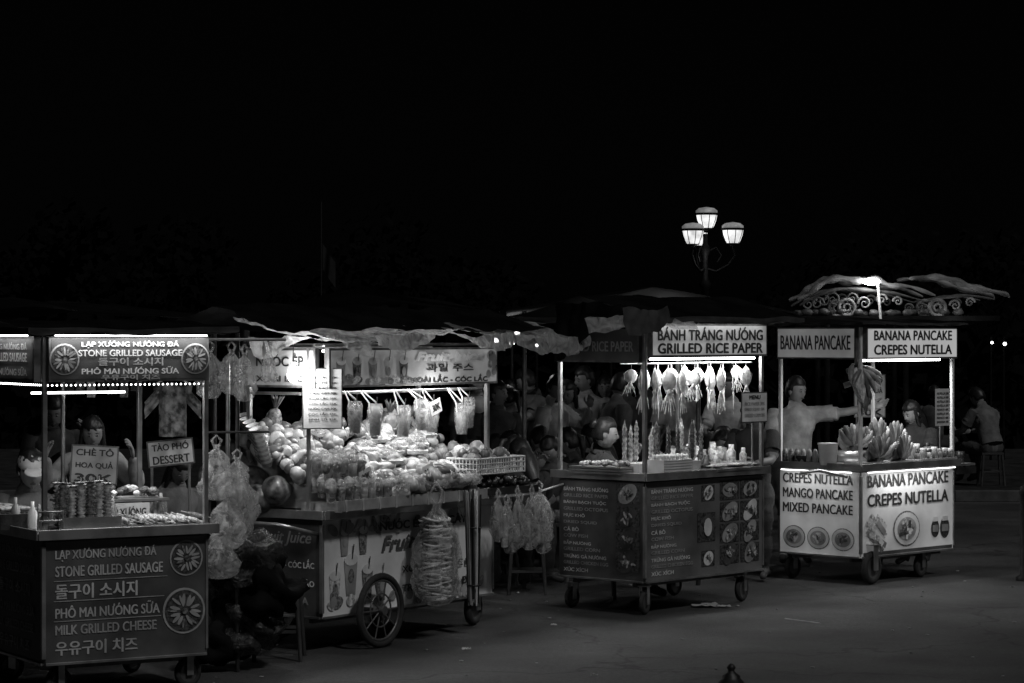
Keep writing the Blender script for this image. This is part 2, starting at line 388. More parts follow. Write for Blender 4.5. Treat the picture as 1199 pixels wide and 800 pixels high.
for y in (-.15,D2+.12):
    x,r=.44,.25
    b.torus((x,y,r),r-.022,.022,rubber,'Y',36,10); b.torus((x,y,r),r-.05,.01,rim,'Y',36,6); b.torus((x,y,r),r*.45,.006,rim,'Y',24,6)
    b.cyl((x,y-.04,r),(x,y+.04,r),.03,rim,n=14)
    for i in range(10):
        a=i*math.pi/5; b.cyl((x,y,r),(x+math.cos(a)*(r-.05),y,r+math.sin(a)*(r-.05)),.006,rim,n=5)
b.cyl((.44,-.15,.25),(.44,D2+.12,.25),.014,dark)
b.done()
b=B('push_handle',c2)
b.tube([(-.02,.02,.78),(-.3,.02,.84),(-.34,.1,.86),(-.34,.5,.86),(-.3,.58,.84),(-.02,.58,.78)],.013,steel,8)
b.done()
b=B('plastic_roof_sheet',c2)
def sheet(fx,z0,amp,ph):
    def f(u,v):
        x,y,z=fx(u,v); n1=noise.noise(Vector((x*3.1+ph,y*3.1,z*2))); n2=noise.noise(Vector((x*9+ph,y*9,z*5)))
        n3=noise.noise(Vector((x*20+ph,y*20,z*12)))
        return (x+.05*n2,y+.06*n1+.02*n3,z+amp*n1+amp*.45*n2+.012*n3)
    return f
b.grid(sheet(lambda u,v:(-.45+u*3.3,-.16+v*.5,2.08+v*.1-.03*math.sin(u*9)),0,.045,2),100,16,sheetm)
b.grid(sheet(lambda u,v:(-.6+u*.9,-.14-.03*v+.25*(1-u),2.08-v*.1*(.6+.5*math.sin(u*7+1))),0,.05,9),60,10,sheetm)
b.grid(sheet(lambda u,v:(.3+u*2.0,-.2-.02*v,2.09-v*.05*(1.2+math.sin(u*11))),0,.035,29),90,6,sheetm)
b.grid(sheet(lambda u,v:(1.95+u*1.0,-.2-.02*v,2.08-v*.15*(1-abs(u-.5))),0,.06,19),50,10,sheetm)
b.done()
b=B('awning',c2)
b.grid(sheet(lambda u,v:(-.6+u*3.1,-.12+v*1.1,2.14+.16*(1-abs(2*v-1))-.02),0,.03,5),40,18,tarp)
b.done()
b=B('lamp_bulb',c2)
b.cyl((-.17,.1,2.04),(-.17,.1,1.91),.004,blackp,n=5); b.cyl((-.17,.1,1.91),(-.17,.1,1.88),.018,white); b.sph((-.17,.1,1.83),(.038,.038,.055),bulbm)
b.cyl((.2,.15,1.98),(1.75,.15,1.98),.01,ledsoft,n=8)
b.done()
point(c2,'bulb_light',(-.2,.0,1.82),9); area(c2,'led_light',(1.0,.2,1.96),1.6,.1,19); 
point(c2,'front_fill_light',(1.15,-.2,1.68),4)  # added fill for the front panel and hanging bags, no bulb hangs here
b=on(M2,'menu_board'); F=Matrix.Translation((-.14,.08,0))@Matrix.Rotation(rad(-38),4,'Z')@FR(0)
b.rect(F,.16,1.67,.27,.4,frame,0); b.rect(F,.16,1.67,.255,.385,paper,.004)
for i in range(9): b.text(F,R.choice(["NƯỚC CAM 30K","XOÀI LẮC 25K","TRÀ ĐÀO 20K","SINH TỐ 35K","CÓC LẮC 25K"]),.16,1.81-i*.034,.19,.018,txd,.008,.02)
b.box((-.06,.06,1.46),(.02,.02,1.08),steel)
b.done()
fr=[mat('fruit_light',.55,.3,0,.3,14,.15),mat('fruit_yellow',.36,.3,0,.35,14,.15),mat('fruit_green',.12,.3,0,.4,14,.15),mat('fruit_orange',.24,.35,0,.3,14,.25,bscale=150),mat('fruit_red',.04,.25,0,.4,14,.1)]
melon=mat('watermelon_rind',.04,.3,0,.6,18,.05,v2=.22)
def fruit(b,p,kind,s=1):
    rt=Matrix.Rotation(R.random()*6,4,'Z')@Matrix.Rotation(R.uniform(-.6,.6),4,'X'); m=R.choice([fr[0],fr[1],fr[2],fr[2],fr[3],fr[3],fr[4]])
    if kind=='mango': b.sph(p,(.042*s,.078*s,.04*s),R.choice([fr[0],fr[1],fr[1],fr[2]]),12,8,rt,.3)
    elif kind=='orange': b.sph(p,.042*s,m,12,8,rt,.05); b.sph(Vector(p)+rt.to_3x3()@Vector((0,0,.041*s)),.005,fr[4],5,4)
    elif kind=='guava': b.sph(p,(.055*s,.055*s,.062*s),m,12,8,rt,.2)
    elif kind=='pineapple':
        b.sph(p,(.065*s,.065*s,.1*s),food2,14,12,rt,.1)
        for i in range(9):
            a=i*.7; q=Vector(p)+rt.to_3x3()@Vector((0,0,.09)); d=rt.to_3x3()@Vector((math.cos(a)*.05,math.sin(a)*.05,.1)); b.tube([q,q+d*.6,q+d+Vector((0,0,-.01))],[.012,.01,.001],fr[2],4)
    elif kind=='melon': b.sph(p,(.13*s,.1*s,.1*s),melon,18,12,rt,.05)
    elif kind=='lime': b.sph(p,.028*s,R.choice(fr[:4]),10,6,rt,.1)
b=on(M2,'fruit_display_crates')
b.box((1.0,.0,.955),(2.0,.34,.06),wood); b.box((1.02,.28,1.02),(2.0,.28,.16),grey); b.box((1.05,.55,1.1),(2.0,.26,.3),grey)
b.box((.98,-.18,.97),(2.1,.015,.07),grey)
for i in range(12): b.box((.02+i*.18,-.19,.97),(.012,.012,.08),wood)
b.done()
b=on(M2,'fruit_pile')
for i in range(680):
    x=R.uniform(-.08,2.0); y=R.uniform(-.16,.7); 
    if x<.6 and y<.12: continue
    z=1.02+.47*(y+.16)+.06*noise.noise(Vector((x*3,y*4,0)))*2+R.uniform(-.02,.04)
    if x>1.6 and y<.1: continue
    zone=noise.noise(Vector((x*2.3+9,y*3,1)))
    k='mango' if (x>.5 and x<1.4 and y<.3) else ('orange' if zone>.15 else ('guava' if zone<-.15 else R.choice(['mango','lime','orange','guava'])))
    fruit(b,(x,y,z),k,R.uniform(.8,1.25))
for p in ((-.05,.55,1.12),(-.08,.32,1.06),(.02,.68,1.2),(-.12,.45,1.0),(-.2,.6,1.0)): fruit(b,p,'melon')
for p in ((.3,.66,1.5),(1.5,.6,1.44),(1.7,.55,1.4),(.9,.66,1.49)): fruit(b,p,'pineapple',.9)
b.done()
b=on(M2,'wrapped_fruit_tray')
for i in range(14):
    x=.5+R.random()*1.4; y=.0+R.random()*.55; z=1.1+.46*(y+.16)+.03
    rt=Matrix.Rotation(R.uniform(-.6,.6),4,'Z')@Matrix.Rotation(.4,4,'X')
    b.box((x,y,z),(.15,.11,.025),white,rt)
    for k in range(5): b.sph(Vector((x,y,z))+rt.to_3x3()@Vector((R.uniform(-.05,.05),R.uniform(-.03,.03),.02)),(.03,.022,.016),R.choice(fr),8,5,rt)
    b.sph(Vector((x,y,z+.012)),(.085,.065,.035),bag,14,8,rt,.3)
b.done()
b=on(M2,'fruit_cup')
def cupfill(b,x,y,z,h=.12,r=.038,m=None,lid=True,rot=None):
    m=m or R.choice(fr)
    b.lathe((x,y,z),[(0,0),(r*.72,0),(r*.94,h*.82),(0,h*.82)],m,12,rot)
    for i in range(5): b.sph((x+R.uniform(-.5,.5)*r,y+R.uniform(-.5,.5)*r,z+h*.82),r*.4,R.choice(fr),6,5,None,.5)
    b.lathe((x,y,z),[(r*.76,0),(r*1.02,h),(r*1.08,h+.003)],glass,12,rot)
    if lid: b.lathe((x,y,z),[(r*1.1,h),(r*1.05,h+.012),(r*.8,h+.032),(r*.3,h+.045),(0,h+.046)],glass,12,rot)
for row,(y,z) in enumerate([(-.12,.99),(-.03,1.02),(.06,1.05)]):
    for i in range(8): cupfill(b,-.04+i*.084+row*.02,y+R.uniform(-.01,.01),z,R.uniform(.1,.13),m=R.choice([fr[4],fr[2],fr[4],fr[1]]))
for row in range(2):
    for i in range(5): cupfill(b,-.02+i*.086,-.07+row*.1,1.15+.03*row,.11,m=R.choice([fr[4],fr[2],fr[0]]))
b.done()
b=on(M2,'plastic_cup_stack')
for i in range(5):
    for k in range(16):
        t=k*.016; p=Vector((-.12+i*.05,.36+i*.07,1.22+.02*i)); d=Vector((-.35,.1,.93)); q=p+d*t
        b.lathe(q,[(.03,0),(.042,.03),(.045,.031)],white if k%2 else grey,12,Matrix.Rotation(-.35,4,'Y'))
b.done()
b=on(M2,'hanging_juice_cup')
for i,x in enumerate((.38,.55,.92,1.08,1.25,1.55,1.68)):
    z=1.43-.02*(i%3); y=-.02 if i%2 else .02; h=.19; r=.045
    b.lathe((x,y,z),[(0,0),(r*.75,0),(r*.98,h*.8),(0,h*.8)],R.choice([fr[0],fr[1],food1]),14)
    b.lathe((x,y,z+h*.8),[(r*1.0,0),(r*1.04,.008),(r*.9,.03),(r*.4,.045),(0,.046)],glass,14)
    b.lathe((x,y,z-.005),[(r*.85,0),(r*1.15,h*.6),(r*1.2,h),(r*.95,h+.03)],bag,14,wob=.1)
    for sx in (-1,1): b.tube([(x+sx*.055,y,z+h*.8),(x+sx*.04,y+.02,z+h+.03),(x+sx*.01,.1,1.71)],.006,white,5)
    b.cyl((x+.01,y,z+h*.7),(x+.025,y,z+h+.07),.004,blackp,n=5)
b.done()
b=on(M2,'fruit_basket')
def basket(b,x,y,z,w,d,h):
    for k in range(4):
        zz_=z+k*h/3
        b.tube([(x-w/2,y-d/2,zz_),(x+w/2,y-d/2,zz_),(x+w/2,y+d/2,zz_),(x-w/2,y+d/2,zz_),(x-w/2,y-d/2,zz_)],.008 if k==3 else .005,white,5)
    n=int(w/.03)
    for i in range(n+1):
        for yy in (y-d/2,y+d/2): b.box((x-w/2+i*w/n,yy,z+h/2),(.008,.006,h),white)
    for i in range(int(d/.03)+1):
        for xx in (x-w/2,x+w/2): b.box((xx,y-d/2+i*.03,z+h/2),(.006,.008,h),white)
    b.box((x,y,z+.004),(w,d,.006),white)
basket(b,1.88,.0,1.1,.6,.26,.11)
for i in range(50): fruit(b,(1.6+R.random()*.54,-.1+R.random()*.2,1.17+R.random()*.09),R.choice(['lime','orange','orange']),.9)
b.done()
b=on(M2,'rambutan_tray')
b.box((1.93,-.05,.98),(.6,.34,.05),blackp)
for i in range(90): b.sph((1.66+R.random()*.55,-.2+R.random()*.28,1.015+R.random()*.05),.022,fr[4],8,6,jit=.5)
b.done()
b=on(M2,'fruit_bag_tray')
for i in range(14):
    x=.62+i*.07; z=1.05+R.uniform(0,.05)
    b.sph((x,-.16+R.uniform(-.02,.03),z),(.055,.05,.035),bag,14,10,jit=.7)
    for k in range(3): b.sph((x+R.uniform(-.03,.03),-.15,z),(.028,.02,.016),R.choice(fr),8,6,jit=.3)
b.done()
def hbag(b,c,w,h,m,fill=None,n=34,wob=.2,sy=.7):
    kp=[(.10,0),(.08,.07),(.2,.15),(.33,.27),(.42,.42),(.49,.6),(.5,.75),(.44,.9),(.3,.98),(.12,1.0),(0,.99)]
    prof=[]
    for i in range(len(kp)-1):
        for t in (0,.5): prof.append((w*(kp[i][0]*(1-t)+kp[i+1][0]*t),-h*(kp[i][1]*(1-t)+kp[i+1][1]*t)))
    prof.append((0,-h))
    b.lathe(c,prof,m,n,Matrix.Rotation(R.random()*.6-.3,4,'Z'),wob,sy,.28)
    for sx in (-1,1): b.tube([(c[0]+sx*w*.08,c[1],c[2]-.01),(c[0]+sx*w*.16,c[1],c[2]+h*.08),(c[0],c[1],c[2]+h*.17)],[.008,.01,.004],m,5)
    if fill: b.lathe(c,[(0,-h*.45),(w*.3,-h*.5),(w*.4,-h*.7),(w*.38,-h*.88),(0,-h*.95)],fill,n,None,wob,sy)
b=on(M2,'hanging_cup_lid_bag')
hbag(b,(.98,-.22,.96),.42,.72,bag2,None,36,.15)
for st,(ox,oy) in enumerate(((-.08,-.02),(.06,.0),(.0,.07))):
    for k in range(26):
        z=.3+k*.021
        b.lathe((.98+ox+.014*math.sin(k*1.7+st),-.22+oy,z),[(.02,.0),(.062,.002),(.067,.013),(.05,.015)],white if (k*7+st)%3 else grey,12,Matrix.Rotation(.22*math.sin(k*2.3+st),4,'X')@Matrix.Rotation(.15*math.sin(k*1.1+st),4,'Y'))
b.done()
b=on(M2,'straw_bundle')
for i in range(38):
    a=R.random()*6.28; q=R.random()*.045; x=1.36+q*math.cos(a); y=-.26+q*math.sin(a)
    b.cyl((x,y,.2+R.random()*.06),(x+(x-1.36)*.9,y+(y+.26)*.5,.92+R.random()*.1),.006,R.choice([white,grey,fr[2],blackp]),n=5)
b.torus((1.36,-.26,.75),.05,.007,blackp,'Z',14,5); b.torus((1.36,-.26,.35),.046,.007,blackp,'Z',14,5)
b.tube([(1.36,-.22,.75),(1.36,-.12,.9)],.004,white,5)
b.done()
b=on(M2,'sliced_fruit_bag')
for i in range(9):
    c=(1.66+i*.07,-.26-.02*(i%2),.95-.04*(i%3)); hbag(b,c,R.uniform(.12,.17),R.uniform(.3,.4),bag,None,18,.35)
    for k in range(6): b.tube([(c[0]+R.uniform(-.04,.04),c[1],c[2]-.32),(c[0]+R.uniform(-.03,.03),c[1],c[2]-.1)],[.018,.008],R.choice([fr[0],fr[1],fr[2],food2,fr[4]]),6)
b.box((1.97,-.2,.945),(.6,.03,.02),wood)
b.done()
b=on(M2,'price_tag')
for x,y,z in ((1.72,-.03,1.66),(1.62,.16,1.52),(.7,-.1,1.2),(1.4,-.1,1.2)):
    F=Matrix.Translation((x,y,0))@Matrix.Rotation(-.3,4,'Y')@FR(0); b.rect(F,0,z,.13,.1,paper,0); b.text(F,"30K",0,z,.09,.05,txd,.004)
b.done()

# ======================= CART 3 : grilled rice paper
A3=(.985,19.0); L3,D3=1.45,.83
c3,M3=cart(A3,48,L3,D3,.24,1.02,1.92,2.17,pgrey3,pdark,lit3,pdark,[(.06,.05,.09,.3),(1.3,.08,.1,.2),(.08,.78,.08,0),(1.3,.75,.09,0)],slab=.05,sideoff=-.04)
b=B('lettering',c3); F=FR(.012)
rows=["BÁNH TRÁNG NƯỚNG","GRILLED RICE PAPER","BÁNH BẠCH TUỘC","GRILLED OCTOPUS","MỰC KHÔ","DRIED SQUID","CÁ BÒ","COW FISH","BẮP NƯỚNG","GRILLED CORN","TRỨNG GÀ NƯỚNG","GRILLED CHICKEN EGG","XÚC XÍCH"]
for i,t in enumerate(rows):
    w=min(.5,.033*len(t)); b.text(F,t,.06+w/2,.92-i*.051,w,.036 if i%2==0 else .026,txl if i%2==0 else txm,.004,.02)
for r_ in range(4):
    for k in range(2): 
        food_photo(b,F,1.02+k*.26,.89-r_*.165,.24,.145)
food_photo(b,F,.73,.62,.22,.22); b.disc(F,.73,.62,.05,.07,txl,.018,14)
for r_ in range(2): food_photo(b,F,.75,.88-r_*.5,.16,.12)
F=SD(D3,.012)
for i,t in enumerate(rows):
    w=min(.44,.03*len(t)); b.text(F,t,.05+w/2,.92-i*.051,w,.034 if i%2==0 else .025,txl if i%2==0 else txm,.004,.02)
for r_ in range(4): food_photo(b,F,.68,.9-r_*.17,.23,.15)
F=FR(.064)
b.text(F,"BÁNH TRÁNG NƯỚNG",L3/2,2.095,1.3,.1,txd,.004,.035); b.text(F,"GRILLED RICE PAPER",L3/2,1.985,1.3,.075,txd,.004,.035)
F=SD(D3,.064); b.text(F,"GRILLED RICE PAPER",D3/2,2.0,.72,.075,txm,.004,.03)
b.done()
awning(c3,L3+.1,D3+.1,2.22,.2,.16,.04,seed=8)
b=B('led_strip',c3); b.cyl((.1,.03,1.905),(L3-.05,.03,1.905),.008,led,n=8); b.cyl((.03,-.1,2.2),(L3-.1,-.1,2.2),.005,ledsoft,n=6); b.cyl((.05,.4,2.0),(.05,.8,2.0),.008,ledsoft,n=6); b.done()  # short rear tube is added, it goes with the fill for the seated woman
area(c3,'led_light',(L3/2+.1,.1,1.9),1.2,.08,15); area(c3,'led_light_sign',(L3/2,-.12,2.19),1.3,.02,.6); area(c3,'fill_light_rear',(.2,.68,1.98),.3,.3,9)  # rear area light is an added fill to brighten the seated woman
b=on(M3,'tarpaulin_flap')
b.grid(sheet(lambda u,v:(-.3-.05*v,.0+u*.6,2.33-v*.3*(.5+u)),0,.06,31),30,14,tarp)
b.grid(sheet(lambda u,v:(-.5+u*.55,-.22-.03*v,2.26-v*.2*(1-.5*u)),0,.06,41),30,14,fringe)
b.grid(sheet(lambda u,v:(-.62+u*.85,-.25-.03*v+.3*(1-u),2.2-v*.1*(1-.5*u)),0,.06,51),40,10,sheetm)
b.done()
b=on(M3,'dried_squid')
squid=mat('dried_squid_flesh',.55,.5,0,.35,20,.3)
b.cyl((.02,.08,1.87),(L3-.02,.08,1.87),.006,steel); b.cyl((.02,.25,1.87),(L3-.02,.25,1.87),.006,steel)
for i in range(25):
    x=.06+i*.054; y=(.08,.22,.14)[i%3]; L=R.uniform(.15,.28); w=R.uniform(.035,.07); rz=Matrix.Rotation(R.uniform(-.9,.9),4,'Z')@Matrix.Rotation(R.uniform(-.12,.12),4,'Y')
    T=Matrix.Translation((x,y,1.855-R.random()*.04))@rz
    prof=[(0,0),(w*.5,-L*.1),(w,-L*.3),(w*.85,-L*.55),(w*.45,-L*.68)]
    nn=8; vs=[];fs=[]
    for (r,z) in prof:
        for j in range(nn):
            a=6.283*j/nn; vs.append(T@Vector((r*math.cos(a)*(1+.3*noise.noise(Vector((x*30,z*30,j*.5)))),r*.18*math.sin(a)+.01*noise.noise(Vector((x*9,z*20,j))),z)))
    for q in range(4):
        for j in range(nn): fs.append((q*nn+j,q*nn+(j+1)%nn,(q+1)*nn+(j+1)%nn,(q+1)*nn+j))
    b.add(vs,fs,squid,True)
    b.sph(T@Vector((0,0,-L*.74)),(w*.3,w*.2,w*.4),squid,8,6)
    b.cyl(T@Vector((0,0,0)),(x,y,1.87),.002,wood,n=4)
    for k in range(6):
        dx=(k-2.5)*w*.22; b.tube([T@Vector((dx*.3,0,-L*.75)),T@Vector((dx,0,-L*.95)),T@Vector((dx*1.6+R.uniform(-.01,.01),0,-L*R.uniform(1.15,1.4)))],[.005,.004,.002],squid,5)
b.done()
b=on(M3,'skewer_stand')
for i in range(18):
    x=.1+R.random()*.75; y=.12+R.random()*.2; h=.22+R.random()*.12
    b.cyl((x,y,1.04),(x+R.uniform(-.03,.03),y,1.1+h),.003,wood,n=5); 
    b.lathe((x,y,1.12),[(0,0)]+[(.012+.008*(k%2),.02+k*.018) for k in range(int(h/.022))]+[(0,h)],R.choice([food2,food3,food1]),8)
for i in range(3): b.box((.2+i*.28,.22,1.08),(.25,.22,.08),[white,steel,grey][i])
b.done()
b=on(M3,'egg_carton_box')
b.box((.35,.04,1.1),(.34,.16,.1),white); 
for k in range(5): b.box((.35,-.042,1.06+k*.02),(.345,.004,.004),grey)
for i in range(8):
    for j in range(3): b.sph((.21+i*.04,-.01+j*.045,1.165),(.018,.018,.024),fr[0],8,6)
b.done()
b=on(M3,'condiment_jar')
for i in range(30):
    x=.6+R.random()*.8; y=.06+R.random()*.5; h=R.uniform(.08,.2); r=R.uniform(.022,.04)
    b.lathe((x,y,1.04),[(0,0),(r,0),(r,h*.7),(r*.6,h*.8),(r*.6,h),(0,h)],R.choice([white,grey,food2,food1,blackp]),12)
b.done()
b=on(M3,'rice_paper_tray')
b.box((1.08,.06,1.05),(.55,.26,.02),steel)
for i in range(12): b.sph((.86+i*.04,.06+R.uniform(-.05,.05),1.075+R.random()*.01),(.05,.07,.008),R.choice([food1,squid]),12,4,jit=.4)
for i in range(10): b.cyl((.84+i*.05,-.08,1.085),(.9+i*.05,.18,1.1),.003,wood,n=5)
b.done()
b=on(M3,'steel_tray_stack')
for k in range(3): b.box((.02+k*.01,.42,1.05+k*.02),(.24,.5,.013),steel)
for i in range(30): b.sph((.02+R.uniform(-.1,.1),.2+R.random()*.42,1.11+R.random()*.02),(.03,.02,.015),R.choice([food1,food2]),8,5,jit=.4)
b.done()
b=on(M3,'menu_sign')
F=Matrix.Translation((1.33,-.02,0))@FR(0); b.rect(F,0,1.52,.34,.24,frame,0); b.rect(F,0,1.52,.32,.22,paper,.004); b.text(F,"MENU",0,1.6,.14,.03,txd,.008)
for i,t in enumerate(["RICE PAPER 30K","DRIED SQUID 50K","GRILLED CORN 20K"]): b.text(F,t,0,1.55-i*.045,.26,.025,txm,.008,.015)
b.cyl((1.33,.0,1.03),(1.33,.0,1.41),.008,steel); b.done()
b=on(M3,'shopping_bag'); b.tube([(-.02,.78,.95),(-.2,.85,.9),(-.28,.8,.93)],.008,white,6); hbag(b,(-.28,.8,.92),.26,.4,bag); b.done()

# ======================= CART 4 : banana pancake
A4=(2.9,21.3); L4,D4=1.3,.85
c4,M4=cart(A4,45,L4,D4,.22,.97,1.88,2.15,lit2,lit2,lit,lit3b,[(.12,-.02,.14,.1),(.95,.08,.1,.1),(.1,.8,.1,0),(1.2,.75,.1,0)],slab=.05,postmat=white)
b=B('lettering',c4); F=FR(.012)
b.text(F,"BANANA PANCAKE",.65,.86,1.14,.1,txd,.004,.035); b.text(F,"CREPES NUTELLA",.65,.7,1.14,.1,txd,.004,.035)
def plate(b,F,cx,cy,r,z=.004):
    b.disc(F,cx,cy,r,r*.8,food2,z,24); b.disc(F,cx,cy,r*.93,r*.73,txl,z+.003,24); b.disc(F,cx,cy,r*.7,r*.52,pmid,z+.005,24)
    for i in range(14): b.rect(F,cx+R.uniform(-.35,.35)*r,cy+R.uniform(-.25,.3)*r,r*R.uniform(.2,.55),r*.16,R.choice([food1,food2,txl,pdark]),z+.007+i*.0006,R.random()*3)
plate(b,F,.62,.44,.19); 
for i in range(16): b.rect(F,.18+R.uniform(-.09,.09),.42+R.uniform(-.12,.12),.15,.05,R.choice([food1,food2,pmid,txl]),.004+i*.0007,R.uniform(-.9,-.3))
for x,r_ in ((1.03,.06),(1.17,.07)): b.disc(F,x,.42,r_,r_*1.3,food3,.005,16); b.rect(F,x,.5,r_*1.2,.04,txl,.009); b.rect(F,x,.42,r_*1.4,.06,pmid,.01)
b.rect(F,.65,.253,1.26,.03,pdark,.004)
F=SD(D4,.012)
for i,t in enumerate(["CREPES NUTELLA","MANGO PANCAKE","MIXED PANCAKE"]): b.text(F,t,.41,.87-i*.125,.74,.08,txd,.004,.035)
for x in (.16,.42,.68): plate(b,F,x,.37,.12)
F=FR(.064); b.text(F,"BANANA PANCAKE",L4/2,2.08,1.1,.08,txd,.004,.035); b.text(F,"CREPES NUTELLA",L4/2,1.96,1.1,.08,txd,.004,.035)
F=SD(D4,.064); b.text(F,"BANANA PANCAKE",D4/2,2.02,.74,.12,txd,.004,.035)
b.done()
awning(c4,L4,D4,2.19,.1,.04,.02,seed=13)
b=B('led_strip',c4); b.cyl((.1,.06,1.87),(L4-.1,.06,1.87),.009,led,n=8); b.cyl((.03,-.056,.938),(L4-.03,-.056,.938),.004,ledsoft,n=6); b.cyl((-.056,.05,.938),(-.056,D4-.05,.938),.004,ledsoft,n=6)
b.done()
area(c4,'led_light',(L4/2,.2,1.86),1.1,.1,14); area(c4,'led_panel_light',(L4/2,-.12,.93),L4*.7,.02,2.8); area(c4,'led_panel_light_side',(-.12,D4/2,.93),.02,D4*.7,1.1)
ban=mat('banana_skin',.42,.4,0,.4,16,.1)
ban2=mat('banana_green',.15,.4,0,.4,16,.1)
def bananas(b,c,n,L,r,layers=3,sg=1,rot=0):
    c=Vector(c); Rz=Matrix.Rotation(rot,3,'Z')
    for ly in range(layers):
        for i in range(n):
            a=(-1.15+2.3*(i+.5*(ly%2))/(n-1)); q=R.uniform(.85,1.12)
            dr=Rz@Vector((math.sin(a),-.25-.2*ly+.5*math.cos(a)*.2,sg*math.cos(a)*.8)); up=Vector((0,0,sg)); base=c+Rz@Vector((0,.05*ly,-.02*ly*sg))
            p=[base,base+dr*L*.12*q,base+dr*L*.35*q,base+dr*L*.62*q+up*L*.06,base+dr*L*.85*q+up*L*.17,base+dr*L*.98*q+up*L*.3,base+dr*L*1.0*q+up*L*.36]
            b.tube(p,[r*.3,r*.4,r*.9,r,r*.9,r*.5,r*.25],R.choice([ban,ban,ban2,ban2]),7)
    b.cyl(c-Vector((0,0,.03*sg)),c+Rz@Vector((0,.05*layers,.02*sg)),.025,ban2)
b=on(M4,'banana_bunch'); 
for x,y,z,ro in ((.32,.05,1.05,0),(.62,.04,1.04,.3),(.47,.2,1.17,0),(.22,.24,1.15,-.3),(.75,.22,1.15,.2)): bananas(b,(x,y,z),6,.18,.027,3,1,ro)
b.box((.5,.12,1.0),(.75,.3,.03),wood)
b.done()
b=on(M4,'banana_bunch'); bananas(b,(.02,.0,1.80),6,.2,.024,3,-1); bananas(b,(.02,.0,1.68),6,.2,.024,3,-1,.5); b.cyl((.02,.06,1.6),(.02,.06,1.88),.014,ban2); b.done()
b=on(M4,'glass_jar')
for i in range(18):
    x=.88+(i%6)*.078; y=.0+(i//6)*.12; h=R.uniform(.09,.15); r=.032
    b.lathe((x,y,.99),[(0,0),(r,0),(r,h*.75),(r*.8,h*.8),(0,h*.8)],R.choice([food2,food3,food1,grey]),12); b.lathe((x,y,.99),[(r*.85,h*.8),(r*.85,h),(0,h)],R.choice([white,blackp,grey]),12)
b.box((1.05,-.045,1.0),(.5,.02,.05),wood); b.done()
b=on(M4,'white_tub'); b.lathe((-.0,.34,.99),[(0,0),(.07,0),(.085,.17),(.09,.172),(.09,.185),(0,.185)],white,18); b.done()
b=on(M4,'crepe_griddle'); b.lathe((.15,.6,.99),[(0,0),(.18,0),(.2,.05),(.2,.07),(0,.07)],dark,24); b.lathe((.6,.6,.99),[(0,0),(.15,0),(.17,.09),(0,.09)],steel,24)
for i in range(6): b.lathe((-.02,.46+i*.065,.99),[(0,0),(.025,0),(.025,.1),(.01,.13),(0,.13)],R.choice([white,food2,grey]),10)
b.done()
b=on(M4,'menu_sign'); F=Matrix.Translation((1.12,-.03,0))@FR(0); b.rect(F,0,1.46,.22,.32,paper,.0)
for i in range(8): b.text(F,R.choice(["MANGO 40K","NUTELLA 50K","BANANA 30K"]),0,1.58-i*.035,.17,.02,txd,.004,.015)
b.cyl((1.12,0,.99),(1.12,0,1.62),.006,steel); b.done()
b=on(M4,'side_tray'); b.box((L4+.2,.3,.95),(.3,.6,.02),steel); b.box((L4+.2,.0,.9),(.3,.02,.06),dark); b.cyl((L4+.3,.1,.94),(L4,.1,.6),.01,steel); b.cyl((L4+.3,.5,.94),(L4,.5,.6),.01,steel)
for i in range(8): b.lathe((L4+.08+R.random()*.25,.1+R.random()*.4,.96),[(0,0),(.04,0),(.045,.1),(0,.1)],R.choice([white,grey,blackp]),10)
b.tube([(-.05,.1,.9),(-.3,.2,.96),(-.42,.3,.94)],.014,steel); b.done()

# ======================= boards, bags
def board(name,x,y,z,w,h,yaw,lines,legs=True,m=None,tilt=0):
    M=Matrix.Translation((x,y,0))@Matrix.Rotation(rad(yaw),4,'Z')
    b=B(name,None,M)
    T=Matrix.Translation((0,0,z))@Matrix.Rotation(tilt,4,'Y')@FR(0)
    b.rect(T,0,0,w,h,frame,-.003); b.rect(T,0,0,w-.02,h-.02,m or paper,0)
    n=len(lines)
    for i,t in enumerate(lines): b.text(T,t,0,h*.5-(i+.5)*h/n,w*.78,h/n*.6,txd,.004,.03)
    if legs:
        b.cyl((-w*.4,.02,0),(-w*.4,.02,z+h*.3),.01,steel,n=6); b.cyl((w*.4,.02,0),(w*.4,.02,z+h*.3),.01,steel,n=6)
    b.done()
pgrey=mat('paper_grey',.42,.8,0,.25,6)
board('dessert_sign',-2.66,16.3,1.26,.3,.25,12,["CHÈ TÔ","HOA QUẢ","30K"],m=pgrey,tilt=.06)
board('tofu_pudding_sign',-2.2,16.5,1.33,.3,.17,10,["TÀO PHỚ","DESSERT"],tilt=-.1)
board('dessert_sign',3.3,23.6,1.52,.3,.4,8,["CHÈ TÔ","HOA QUẢ","MIX","30K"],m=pgrey)
clothm=mat('cloth_pattern',.1,.9,0,.6,22,.2,v2=.35)
b=B('hanging_shirt',None,Matrix.Translation((-2.16,16.3,0)))
def shirt(u,v):
    w=.09+(.04 if v<.25 else 0)*(1-v); x=(u-.5)*2*w; return (x,.03*math.sin(x*40)+.02*noise.noise(Vector((x*9,v*5,1))),1.78-v*.34)
b.grid(shirt,20,14,clothm)
def sleeve(u,v): x=-.09-.09*u; return (x,.02*math.sin(v*9),1.76-.1*u-v*.11)
b.grid(sleeve,6,6,clothm); b.grid(lambda u,v:(-sleeve(u,v)[0],sleeve(u,v)[1],sleeve(u,v)[2]),6,6,clothm)
b.tube([(-.12,0,1.77),(0,0,1.83),(.12,0,1.77)],.006,white,5); b.tube([(0,0,1.83),(0,0,1.9)],.004,white,5)
b.cyl((-.7,0,1.905),(.35,0,1.905),.012,steel); b.cyl((-.7,0,0),(-.7,0,1.905),.014,steel); b.cyl((.35,0,0),(.35,0,1.905),.014,steel)
